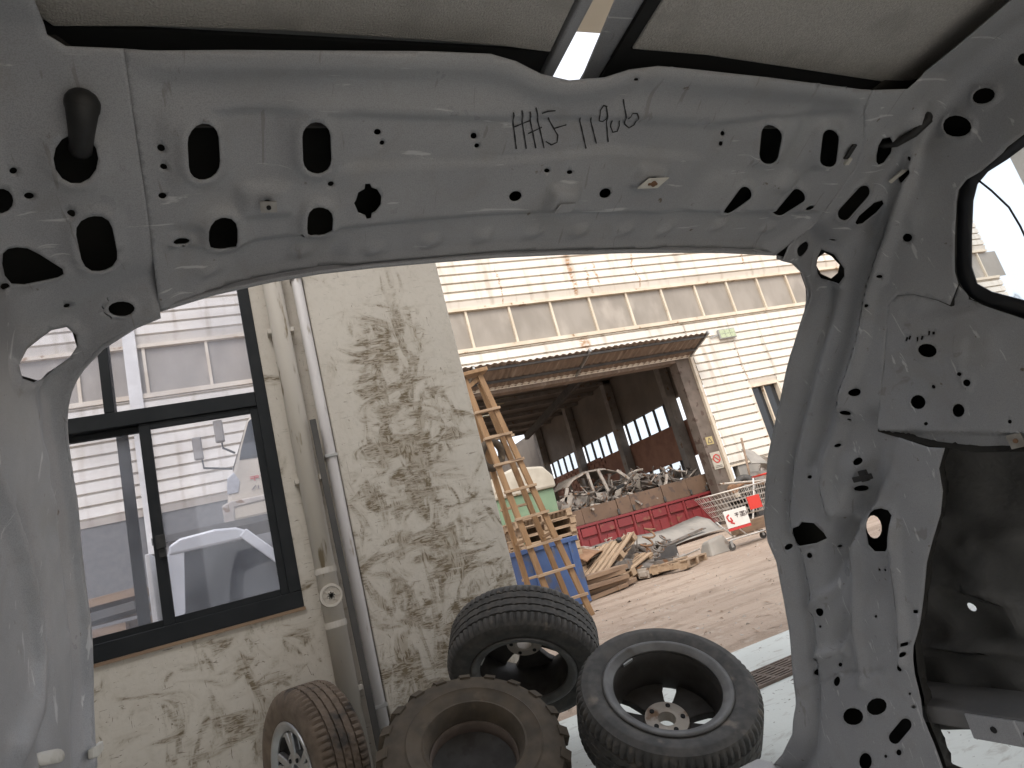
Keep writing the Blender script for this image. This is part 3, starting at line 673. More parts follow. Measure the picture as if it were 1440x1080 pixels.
# bent sheet on the ground before the skip
mb = MB(); N = 26
for i in range(N+1):
    t_ = i/N; x = 6.3+3.6*t_; j = .05*math.sin(9*t_)+.03*math.sin(23*t_)
    for y, z in ((13.5+j,.42+.05*math.sin(7*t_)),(13.05+j,.33+.04*math.sin(5*t_+1)),(12.75,.10+.05*math.sin(4*t_)),(12.45+j,.04+.03*abs(math.sin(6*t_)))): mb.v.append((x,y+.35*t_,z))
for i in range(N):
    for j in range(3): mb.f.append((4*i+j,4*i+4+j,4*i+5+j,4*i+1+j))
o = mk('bent_sheet', mb, 'mudgrey', smooth=True); so_ = o.modifiers.new('s','SOLIDIFY'); so_.thickness = .012
tag(o, 'long bent grey sheet of metal lying in front of the red skip', 'metal sheet')
for k, (x, y, z, r_, m_) in enumerate([(7.4,12.5,.10,.25,'dark_steel'),(8.6,12.75,.14,.3,'scrap_metal'),(7.0,12.25,.05,.1,'scrap_pale')]):
    o = mk('flat_strip', MB().box(-.8,.8,-.06,.06,-.008,.008), m_, loc=(x,y,z)); o.rotation_euler = (.2,-.06,r_)
    tag(o, ['black steel strip lying on the bent grey sheet', 'brown steel strip at the right part of the bent sheet', 'pale strip on the ground left of the bent sheet'][k], 'strip')

# ---- wrecked car body on the skip
wc = thing('wrecked_car', 'stripped cream car body lying on top of the skip', 'wreck', (8.7,16.7,1.42))
roofp = [(-.95,.66),(-.7,.86),(-.2,.97),(.35,.95),(.72,.80)]
mb = MB()
for x, z in roofp:
    for y in (-.62,-.35,0,.35,.62): mb.v.append((x,y,z-.10*abs(y)**2*2+.02*math.sin(9*x+5*y)))
for i in range(4):
    for j in range(4): mb.f.append((5*i+j,5*i+5+j,5*i+6+j,5*i+1+j))
o = mk('roof', mb, 'scrap_pale', wc, smooth=True); o.modifiers.new('s','SOLIDIFY').thickness = .03
for y in (-.64,.62):
    for a, b in (((-.95,y,.6),(-1.15,y,.2)),((-.25,y,.88),(-.2,y,.15)),((.68,y,.75),(1.15,y,.28)),((.1,y,.9),(.25,y,.2))): mk('post', MB().bar(a,b,.09,.06,(0,1,0)), 'scrap_pale', wc, bevel=.01)
    mk('side', MB().prism([(-1.3,0),(-1.25,.34),(-.9,.42),(-.2,.30),(.4,.2),(1.2,.36),(1.5,.28),(1.5,0),(1.25,.02),(1.1,.2),(.85,.2),(.7,0)], 'y', y-.03, y+.03), 'scrap_pale', wc, bevel=.01)
mk('inner_dash', MB().box(.2,.9,-.55,.55,.05,.35), 'black_plastic', wc, bevel=.03)
mk('hood', MB().add([(1.0,-.6,.36),(1.9,-.5,.42),(1.95,.4,.3),(1.0,.6,.4),(1.5,0,.62)], [(0,1,4),(1,2,4),(2,3,4),(3,0,4)]), 'scrap_pale', wc)
# tangle of pipes, brackets and cables beside it: nobody could count it
rt_ = random.Random(21); mb = MB(); mbp = MB()
for k in range(240):
    c = Vector((rt_.uniform(7.4,11.8), rt_.uniform(15.7,17.2), 1.15)); c.z += rt_.random()**1.7*(1.0-.5*abs(c.x-9.6)/2.2)+.05
    d = Vector((rt_.gauss(0,1),rt_.gauss(0,.6),rt_.gauss(0,.7))).normalized(); l_ = rt_.uniform(.15,.55)
    (mbp if rt_.random() < .25 else mb).tube([c-d*l_, c+Vector((rt_.uniform(-.08,.08),0,rt_.uniform(-.08,.08))), c+d*l_*.7], rt_.uniform(.014,.045), 6)
for k in range(260):
    c = (rt_.uniform(7.2,11.8), rt_.uniform(15.75,17.2), rt_.uniform(1.0,1.75)); s = rt_.uniform(.08,.26)
    mb.add([(c[0]+rt_.uniform(-s,s),c[1]+rt_.uniform(-s,s),c[2]+rt_.uniform(-s,s)) for _ in range(6)], [(0,1,2),(0,2,3),(0,3,4),(0,4,5),(1,2,5),(2,3,5)])
tag(mk('scrap_tangle', mb, 'scrap_metal'), 'tangle of black and brown car scrap filling the skip', 'scrap', kind='stuff')
tag(mk('pale_scrap_tangle', mbp, 'scrap_pale'), 'pale pipes and brackets mixed into the scrap on the skip', 'scrap', kind='stuff')
# ---- signs on the doorway jamb
sg = thing('warning_sign', 'small yellow warning sign on the right doorway jamb', 'sign', (11.95,15.035,2.30))
mk('plate', MB().box(-.12,.12,0,.012,-.11,.11), 'sign_yellow', sg); strokes(sg, (-.07,-.004,-.06), (.14,0,0), (0,0,.14), [((0,0),(.5,1)),((.5,1),(1,0)),((0,0),(1,0))], .018, 'sign_dark')
sg = thing('prohibition_sign', 'white sign with red crossed ring below the yellow sign', 'sign', (11.98,15.035,1.72))
mk('plate', MB().box(-.17,.17,0,.012,-.24,.24), 'lid_pale', sg)
rg = MB()
for k in range(20):
    a, b = 2*math.pi*k/20, 2*math.pi*(k+1)/20; rg.bar((.11*math.cos(a),-.005,.05+.11*math.sin(a)),(.11*math.cos(b),-.005,.05+.11*math.sin(b)),.028,.006,(0,-1,0))
rg.bar((-.08,-.006,.13),(.08,-.006,-.03),.024,.006,(0,-1,0)); mk('ring', rg, 'sign_red', sg); strokes(sg, (-.12,-.004,-.19), (.24,0,0), (0,0,.05), [((0,0),(1,0)),((.1,.8),(.9,.8))], .014, 'sign_dark')

# ---- shopping cart
ct = thing('shopping_cart', 'wire shopping cart with red and white advert panel by the doorway', 'cart', (7.05,8.75,0), (0,0,math.radians(-8)))
def wbox(xa, xb, ya, yb, z): return [(xa,ya,z),(xb,ya,z),(xb,yb,z),(xa,yb,z)]
T = wbox(-.52,.55,-.30,.30,.88); Bq = wbox(-.34,.50,-.20,.20,.46)
mb = MB()
def P2(q, i, t_): a, b = Vector(q[i]), Vector(q[(i+1)%4]); return a.lerp(b,t_)
for i, n_ in ((0,16),(1,9),(2,16),(3,9)):
    for k in range(n_+1): mb.tube([P2(T,i,k/n_), P2(Bq,i,k/n_)], .0035, 4, False)
    for lv in (.2,.4,.6,.8): mb.tube([Vector(T[i]).lerp(Vector(Bq[i]),lv), Vector(T[(i+1)%4]).lerp(Vector(Bq[(i+1)%4]),lv)], .0035, 4, False)
for k in range(10): mb.tube([P2(Bq,0,k/9), P2(Bq,2,1-k/9)], .0035, 4, False)
mk('basket', mb, 'chrome_wire', ct)
mk('rim', MB().tube([*[Vector(p) for p in T], Vector(T[0])], .011, 8), 'chrome_wire', ct, smooth=True)
fr_ = MB()
for y in (-.26,.26):
    fr_.tube([(.62,y,.98),(.52,y,.70),(.34,y,.30),(.30,y,.16),(-.40,y*.72,.16),(-.42,y*.72,.13)], .014, 8); fr_.tube([(.30,y,.18),(.44,y,.13)], .014, 8); fr_.tube([(-.34,y*.75,.46),(-.12,y*.8,.17)], .012, 8)
mk('frame', fr_, 'white_paint', ct, smooth=True)
mk('handle', MB().tube([(.63,-.3,.99),(.63,.3,.99)], .017, 10), 'red_plastic', ct, smooth=True)
for x, y in ((-.42,-.19),(-.42,.19),(.44,-.26),(.44,.26)):
    c_ = mk('caster', MB().cyl((x,y,.06),(0,1,0),.055,.03,18), 'rubber', ct)
    mk('fork', MB().box(x-.02,x+.02,y-.024,y-.017,.05,.14).box(x-.02,x+.02,y+.017,y+.024,.05,.14).box(x-.025,x+.025,y-.024,y+.024,.14,.15), 'galvanised', c_)
ad_ = mk('advert_panel', MB().box(-.46,-.06,-.325,-.312,.34,.60), 'sign_white', ct)
strokes(ad_, (-.43,-.329,.42), (.1,0,0), (0,0,.12), [((.5,1),(0,.75)),((0,.75),(.2,.2)),((.2,.2),(.8,.1)),((.8,.1),(.6,.6)),((.4,.0),(1,-.25))], .022, 'sign_red', 'logo')
strokes(ad_, (-.28,-.329,.47), (.19,0,0), (0,0,.07), CH1+[((1.05,.9),(1.05,0)),((1.0,.5),(1.2,.5))], .010, 'sign_dark')
mk('advert_strip', MB().box(-.46,-.06,-.325,-.314,.295,.335), 'sign_red', ad_)
mk('red_plate', MB().box(.02,.24,-.318,-.305,.52,.72), 'red_plastic', ct)
tag(mk('cardboard_box', MB().box(-.3,.42,-.15,.15,.0,.17), 'wood_old', bevel=.006, loc=(7.3,8.9,.18)), 'flat brown box on the lower deck of the shopping cart', 'box')
tag(mk('grey_hood', MB().add([(-.24,-.18,0),(.22,-.2,0),(.26,.2,0),(-.2,.22,0),(-.18,-.1,.22),(.12,-.12,.27),(.16,.12,.24),(-.14,.14,.2)], [(0,1,5,4),(1,2,6,5),(2,3,7,6),(3,0,4,7),(4,5,6,7)]), 'mudgrey', bevel=.04, loc=(6.55,8.95,.005)), 'grey plastic hood sitting on the ground left of the shopping cart', 'cover')
pl_ = thing('scrap_pile_pole', 'thin rusty pole standing upright in the junk right of the jamb', 'pole', (11.62,13.6,0))
mk('pole', MB().tube([(-.12,0,0),(.18,0,2.05)], .028, 8), 'pole_rust', pl_, smooth=True); mk('foot', MB().box(-.2,-.04,-.08,.08,0,.02), 'rust', pl_)
for k, (kd, lb, lc, rt2, s, m) in enumerate([('block','large grey engine by the foot of the thin pole',(11.9,13.5,.6),(.2,.3,.6),2.2,'scrap_metal'),('block','pale gearbox on top of the junk by the facade',(12.5,13.7,1.0),(.4,-.2,1.2),1.9,'scrap_pale'),('arm','dark axle beam lying across the junk by the jamb',(11.4,13.3,.72),(.1,.08,-.1),2.0,'rust'),('panel','tilted grey panel behind the thin pole',(12.3,13.9,1.25),(.9,.5,.2),1.6,'mudgrey'),('strut','black strut leaning on the junk near the facade window',(12.7,13.4,.9),(.6,.5,.2),1.5,'black_plastic'),('crate','rusty tray at the foot of the junk by the facade',(12.1,13.1,.3),(.2,.1,.5),2.0,'rust'),('block','dark engine lump low in the junk right of the pole',(12.6,13.2,.15),(.1,.1,.3),2.3,'scrap_metal')]): scrap(kd, lb, lc, rt2, s, m)
tag(mk('low_platform', MB().box(-1.0,1.6,-.6,.6,0,.10).box(-1.0,1.6,-.5,-.4,.10,.55).box(-1.0,1.6,.4,.5,.10,.55).box(-1.05,1.65,-.62,.62,.55,.62), 'dark_steel', loc=(12.2,13.7,0)), 'low dark steel stand carrying junk beside the right jamb', 'stand')
tag(mk('long_rod', MB().tube([(9.9,12.6,1.05),(13.2,13.0,.62)], .025, 8), 'scrap_pale', smooth=True), 'long pale rod lying from the skip end across to the junk', 'rod')
# round tyre among the junk
ty = MB().lathe([(.20+.09*math.cos(t_), .09*math.sin(t_)) for t_ in [2*math.pi*i/14 for i in range(14)]], 32, True)
o = tag(mk('junk_tyre', ty, 'rubber', smooth=True), 'black tyre lying in the junk left of the thin pole', 'tyre'); o.location = (11.35,13.5,.88); o.rotation_euler = basis((-.4,-.8,.5))

# litter of chips and grit trodden into the yard: nobody could count it
rl = random.Random(31); mb = MB()
for k in range(900):
    y = 3.7+11*rl.random()**1.6; x = 1.2+rl.random()*(2.2+.75*y); s = rl.uniform(.006,.022)*(1.6 if rl.random() < .12 else 1)
    mb.add([(x+rl.uniform(-1,1)*s,y+rl.uniform(-1,1)*s,.0) for _ in range(4)]+[(x+rl.uniform(-.6,.6)*s,y+rl.uniform(-.6,.6)*s,s*rl.uniform(.4,.9))], [(0,1,4),(1,2,4),(2,3,4),(3,0,4)])
tag(mk('yard_litter', mb, 'scrap_pale'), 'small pale chips and grit scattered over the dirt yard', 'litter', kind='stuff')
rl = random.Random(33); mb = MB()
for k in range(500):
    y = 3.7+11*rl.random()**1.6; x = 1.2+rl.random()*(2.2+.75*y); s = rl.uniform(.008,.03)
    a_ = rl.uniform(0,6.28); mb.add([(x+s*2*math.cos(a_),y+s*2*math.sin(a_),.003),(x+s*.4*math.sin(a_),y-s*.4*math.cos(a_),.012),(x-s*2*math.cos(a_),y-s*2*math.sin(a_),.003),(x-s*.4*math.sin(a_),y+s*.4*math.cos(a_),.010)], [(0,1,3),(1,2,3)])
tag(mk('yard_splinters', mb, 'wood_old'), 'dark wood splinters and scraps strewn over the dirt yard', 'litter', kind='stuff')

# ================================================================ SEEN THROUGH THE WINDOW
pu = thing('pickup_truck', 'white pickup truck cab close behind the dark window', 'pickup', (-.1,6.9,0))
mk('body', MB().prism([(-.72,.45),(-.72,1.05),(-.68,1.10),(.46,1.10),(.62,1.07),(1.5,.98),(1.75,.85),(1.78,.45)], 'y', -.73, .73), 'car_white', pu, bevel=.025)
mk('roof', MB().prism([(-.62,1.60),(-.61,1.68),(-.52,1.725),(-.25,1.738),(-.08,1.715),(.02,1.66),(-.03,1.60)], 'y', -.655, .655), 'car_white', pu, bevel=.02)
mk('back_panel', MB().box(-.66,-.62,-.60,.60,1.10,1.62), 'car_white', pu)
for sg_ in (-1,1):
    y = .70*sg_; yt = .64*sg_
    mk('rear_pillar', MB().add([(-.70,y,1.08),(-.55,y,1.08),(-.50,yt,1.62),(-.62,yt,1.64),(-.70,y-sg_*.07,1.08),(-.55,y-sg_*.07,1.08),(-.50,yt-sg_*.07,1.62),(-.62,yt-sg_*.07,1.64)], [(0,1,2,3),(7,6,5,4),(0,4,5,1),(1,5,6,2),(2,6,7,3),(3,7,4,0)]), 'car_white', pu, bevel=.006)
    mk('front_pillar', MB().bar((-.03,yt-sg_*.01,1.655),(.47,y,1.075),.085,.07,(0,1,0)), 'car_white', pu, bevel=.01)
    mk('side_window', MB().add([(-.55,y-sg_*.02,1.09),(.42,y-sg_*.02,1.09),(-.02,yt-sg_*.02,1.63),(-.50,yt-sg_*.02,1.63)], [(0,1,2,3)]), 'glass_dark', pu)
    mk('window_seal', MB().bar((-.55,y,1.105),(.42,y,1.105),.02,.016), 'black_plastic', pu)
    mk('mirror', MB().box(.30,.36,y+sg_*.03,y+sg_*.16,1.12,1.28), 'car_white', pu, bevel=.02)
    for x in (-1.6,1.2): mk('wheel', MB().cyl((x,y*.97,.32),(0,1,0),.32,.2,28), 'rubber', pu)
mk('load_bed', MB().box(-2.3,-.76,-.74,-.70,.5,.95).box(-2.3,-.76,.70,.74,.5,.95).box(-2.3,-2.26,-.70,.70,.5,.95).box(-2.3,-.76,-.74,.74,.45,.5), 'car_white', pu, bevel=.01)
mk('head_board', MB().box(-.80,-.76,-.6,.6,.95,1.66), 'white_paint', pu, bevel=.01)
mk('windscreen', MB().add([(-.02,-.58,1.65),(-.02,.58,1.65),(.46,.64,1.09),(.46,-.64,1.09)], [(0,1,2,3)]), 'glass_dark', pu)

rk = thing('steel_rack', 'grey steel stand holding the cream van cab, seen through the window', 'stand', (.6,10.6,0))
for x in (-1.75,-.95,1.8):
    for y in (-.7,.7): mk('post', MB().box(x-.035,x+.035,y-.035,y+.035,0,2.15), 'grey_steel', rk)
mk('deck', MB().box(-1.9,2.0,-.8,.8,2.15,2.24), 'dark_steel', rk); mk('stay', MB().bar((-1.75,-.7,1.5),(-.95,-.7,2.12),.04,.04), 'grey_steel', rk)
vc = thing('van_cab', 'cream van cab with long mirrors raised on a stand beyond the window', 'van', (.3,10.6,2.24))
pf = [(-.62,.0),(-.66,.18),(-.62,.42),(-.56,.62),(-.50,.74),(-.22,1.42),(-.10,1.56),(.2,1.62),(1.6,1.62),(1.6,.0),(.5,.0),(.42,.22),(.2,.32),(-.02,.22),(-.1,.0)]
mk('shell', MB().prism(pf, 'y', -.62, .62), 'car_cream', vc, bevel=.05)
for y in (-.63,.625):
    mk('door_window', MB().prism([(-.40,.86),(-.36,1.0),(-.20,1.40),(-.10,1.48),(.12,1.48),(.14,.84)], 'y', y, y+.012), 'glass_dark', vc)
    mk('quarter_glass', MB().prism([(.24,.86),(.22,1.46),(1.2,1.46),(1.2,.86)], 'y', y, y+.012), 'glass_dark', vc)
    mk('head_lamp', MB().prism([(-.63,.40),(-.60,.62),(-.50,.70),(-.44,.56),(-.48,.40)], 'y', y-.006, y+.01), 'alu', vc, bevel=.004)
    mk('seam', MB().box(.165,.175,y-.003,y+.004,.3,1.5), 'seal_and_gap_black', vc)
mk('bumper', MB().prism([(-.72,.0),(-.72,.26),(-.60,.30),(-.1,.30),(-.1,.22),(-.56,.20),(-.58,0)], 'y', -.64, .64), 'scrap_pale', vc, bevel=.02)
mk('windscreen', MB().add([(-.5,-.52,.76),(-.5,.52,.76),(-.225,.46,1.405),(-.225,-.46,1.405)], [(0,1,2,3)]).xf(Matrix.Translation((-.012,0,.006))), 'glass_dark', vc)
strokes(vc, (-.30,-.636,.52), (.34,0,0), (0,0,.07), CH1, .012, 'sign_red'); strokes(vc, (-.30,-.636,.40), (.30,0,0), (0,0,.05), [((0,0),(.2,1)),((.3,0),(.3,1)),((.5,0),(.7,1)),((.8,1),(.8,0)),((.8,.5),(1,.5))], .012, 'sign_dark')
for (a, b, cc) in (((-.45,-.62,.98),(-.58,-.86,1.02),(-.60,-.88,1.16)), ((-.52,-.5,.78),(-.86,-.80,.80),(-.90,-.82,.98))):
    mk('mirror_arm', MB().tube([a,b], .016, 8).tube([b,(b[0]-.01,b[1],b[2]+.2)], .012, 6), 'black_plastic', vc)
    mk('mirror', MB().box(cc[0]-.06,cc[0]+.06,cc[1]-.05,cc[1]+.03,cc[2]-.06,cc[2]+.26), 'grey_steel', vc, bevel=.02)
# timber stack at the left
rw = random.Random(4)
pos = ['lowest', 'second lowest', 'third', 'fourth', 'fifth', 'sixth', 'seventh', 'eighth', 'ninth', 'topmost']
for j in range(10):
    for i, wd in enumerate(('front','rear')):
        l_ = rw.uniform(1.5,2.3)
        o = mk('timber_plank', MB().box(-l_/2,l_/2,-.16,.16,-.05,.05), rw.choice(['wood_old','dark_steel','wood_old','scrap_metal']), bevel=.006, loc=(-2.3+rw.uniform(-.2,.2), 9.4+.4*i, .06+.165*j)); o.rotation_euler = (rw.uniform(-.1,.1), rw.uniform(-.04,.04), rw.uniform(-.08,.08))
        tag(o, f'{pos[j]} plank in the {wd} row of the timber stack left behind the window', 'plank', 'timber stack behind the window')

# ================================================================ WHEELS AND TYRES
def tyre_mesh(R, W, rr, n=216, grooves=(-.24,-.08,.08,.24), depth=.011, sipe=3, sdepth=.010):
    hw = W/2
    prof = [(rr-.012,-.80*hw,0),(rr-.004,-.88*hw,0),(rr+.010,-.90*hw,0),(rr+(R-rr)*.28,-.985*hw,0),(rr+(R-rr)*.5,-1.0*hw,0),(rr+(R-rr)*.56,-1.008*hw,0),(rr+(R-rr)*.6,-1.0*hw,0),(rr+(R-rr)*.8,-.95*hw,0),(R-.016,-.88*hw,2),(R-.008,-.82*hw,1),(R-.004,-.74*hw,1)]
    zs = [-.70,-.56]
    tread = []
    g = [x*2 for x in grooves]
    edges = [-.66]
    for x in g: edges += [x-.035, x+.035]
    edges += [.66]
    for k in range(0, len(edges), 2):
        a, b = edges[k], edges[k+1]
        for q in (0,.5,1): tread.append((R-.003*((a+(b-a)*q)**2), (a+(b-a)*q)*hw, 1 if k in (0,len(edges)-2) else 3))
        if k+2 < len(edges):
            tread.append((R-depth, (b+.008)*hw, 0)); tread.append((R-depth, (edges[k+2]-.008)*hw, 0))
    prof = prof + tread + [(r,-z,f) for r,z,f in reversed(prof)]
    mb = MB()
    for i, (r,z,f) in enumerate(prof):
        for k in range(n):
            rr_ = r; kk = k
            if f in (1,2) and (k % sipe == 0): rr_ = r - (sdepth if f == 1 else sdepth*.5)
            if f == 3 and ((k + int(z*220)) % (sipe*2) == 0): rr_ = r - sdepth*.6
            a = 2*math.pi*k/n + (.5*z if f == 3 else 0)
            mb.v.append((rr_*math.cos(a), rr_*math.sin(a), z))
    m_ = len(prof)
    for i in range(m_-1):
        for k in range(n): mb.f.append((i*n+k, i*n+(k+1)%n, (i+1)*n+(k+1)%n, (i+1)*n+k))
    return mb
def wheel(label, loc, nv, R, W, rr, back_view, spokes=5, m_tyre='rubber', m_rim='alu_dirty', m_spoke='alu', spin=0.0, twin=True):
    t = thing('wheel', label, 'wheel', loc, basis(nv, spin))
    o = mk('tyre', tyre_mesh(R, W, rr), m_tyre, t); smooth_by_angle(o, 40)
    hw = W/2; zd = -.55*hw if back_view else .62*hw
    prof = [(rr+.006,.94*hw),(rr-.004,.95*hw),(rr-.010,.90*hw),(rr-.012,.80*hw),(rr-.024,.74*hw),(rr-.027,.3*hw),(rr-.035,-.2*hw),(rr-.030,-.7*hw),(rr-.012,-.82*hw),(rr-.006,-.95*hw),(rr+.006,-.94*hw)]
    if not back_view: prof = [(r,-z) for r,z in prof]
    rim = mk('rim', MB().lathe(prof, 72), m_rim, t, smooth=True); rim.modifiers.new('s','SOLIDIFY').thickness = .004
    lip = MB().lathe([(rr+.012,.95*hw),(rr+.004,.99*hw),(rr-.006,.97*hw),(rr-.012,.90*hw),(rr-.026,.86*hw),(rr-.028,.78*hw),(rr-.002,.80*hw)], 72, True); mk('lip', lip, 'alu' if back_view is False else 'rim_grey', rim, smooth=True)
    hub = MB().lathe([(.032,zd-.03),(.032,zd+.012),(.042,zd+.016),(.078,zd+.012),(.080,zd-.03)], 40)
    mk('hub', hub, 'scrap_pale' if back_view else 'alu', rim, smooth=False)
    for k in range(5):
        a = 2*math.pi*(k+.5)/5; mk('bolt_hole', MB().cyl((.057*math.cos(a),.057*math.sin(a),zd+.013),(0,0,1),.0085,.012,12), 'seal_and_gap_black', rim)
    ri = rr-.03
    if back_view:
        for k in range(spokes):
            a = 2*math.pi*k/spokes; q = []
            for r_, w_ in ((.05,.036),(.10,.052),(ri*.78,.072),(ri+.004,.108)):
                for s_ in (-1,1): q.append((r_*math.cos(a)-s_*w_*math.sin(a), r_*math.sin(a)+s_*w_*math.cos(a)))
            poly = [q[0],q[2],q[4],q[6],q[7],q[5],q[3],q[1]]
            mk('spoke', MB().prism(poly, 'z', zd-.035, zd-.004), m_spoke, rim, bevel=.005)
        spokes = 0
    for k in range(spokes):
        for s_ in ((-.16,.16) if twin else (0,)):
            a = 2*math.pi*k/spokes; a2 = a+s_
            p0 = Vector((.06*math.cos(a+s_*.5),.06*math.sin(a+s_*.5),zd)); p1 = Vector((ri*math.cos(a2),ri*math.sin(a2),zd+(-.008 if back_view else .012)))
            mk('spoke', MB().bar(p0,p1,.030 if twin else .05,.028), m_spoke, rim, bevel=.006)
    mk('balance_weight', MB().box(-.025,.025,rr-.035,rr-.020,.70*hw,.80*hw), 'galvanised', rim, bevel=.002)
    return t
wheel('alloy wheel lying in front at right, its deep inner side facing up', (1.222,2.235,.268), (-.037,-.539,.842), .32, .215, .214, True, m_spoke='alu_dirty', spin=.3)
wheel('black wheel with wide grooved tread propped face down at the back', (.972,2.881,.494), (-.426,-.615,-.663), .33, .22, .215, True, m_spoke='alu_dirty', spin=.9)
wheel('brown dusty wheel with silver spokes standing against the wall', (.06,3.06,.322), (-.928,-.37,.037), .31, .20, .185, False, m_tyre='rubber_dusty', m_rim='alu_dirty', spin=.4)
# industrial tyre with block lugs
lt = thing('lug_tyre', 'brown worn industrial tyre with thick block lugs, centre of the pile', 'tyre', (.545,2.402,.292), basis((.044,-.567,.822)))
R_, hw = .31, .10
prof = [(.152,.60*hw),(.150,-.6*hw),(.165,-.86*hw),(.20,-1.0*hw),(.265,-1.0*hw),(R_-.008,-.86*hw),(R_,-.5*hw),(R_,.5*hw),(R_-.008,.86*hw),(.265,1.0*hw),(.232,1.02*hw),(.226,1.07*hw),(.219,1.02*hw),(.20,1.0*hw),(.178,.93*hw),(.170,.96*hw),(.165,.86*hw)]
body = mk('carcass', MB().lathe(prof, 80, True), 'rubber_old', lt, smooth=True); smooth_by_angle(body, 30)
def lug(sd):
    mb = MB(); P = []
    for r, z, d in ((R_-.02,.99*hw,.9),(R_+.014,.80*hw,.8),(R_+.018,.1*hw,1.0),(R_-.004,.1*hw,1.1),(R_-.03,.70*hw,.95)):
        for s_ in (-1,1): P.append((r*math.cos(.075*d*s_+ (.10 if z < .3*hw else 0)), r*math.sin(.075*d*s_+(.10 if z < .3*hw else 0)), z*sd))
    return mb.add(P, [(0,1,3,2),(2,3,5,4),(4,5,7,6),(6,7,9,8),(8,9,1,0),(0,2,4,6,8),(1,9,7,5,3)])
l1, l2 = lug(1).mesh('lug'), lug(-1).mesh('lug')
for k in range(20):
    o = link('lug', l1, 'rubber_old', lt); o.rotation_euler = (0,0,2*math.pi*k/20)
    o = link('lug', l2, 'rubber_old', lt); o.rotation_euler = (0,0,2*math.pi*(k+.5)/20)
mk('disc', MB().lathe([(.148,-.1*hw),(.10,-.35*hw),(.05,-.3*hw),(.0,-.3*hw)], 48), 'alu_dirty', lt, smooth=True)
mk('inner_ring', MB().lathe([(.150,.3*hw),(.146,.28*hw),(.140,-.4*hw),(.150,-.42*hw)], 64, True), 'cast_iron', lt, smooth=True)

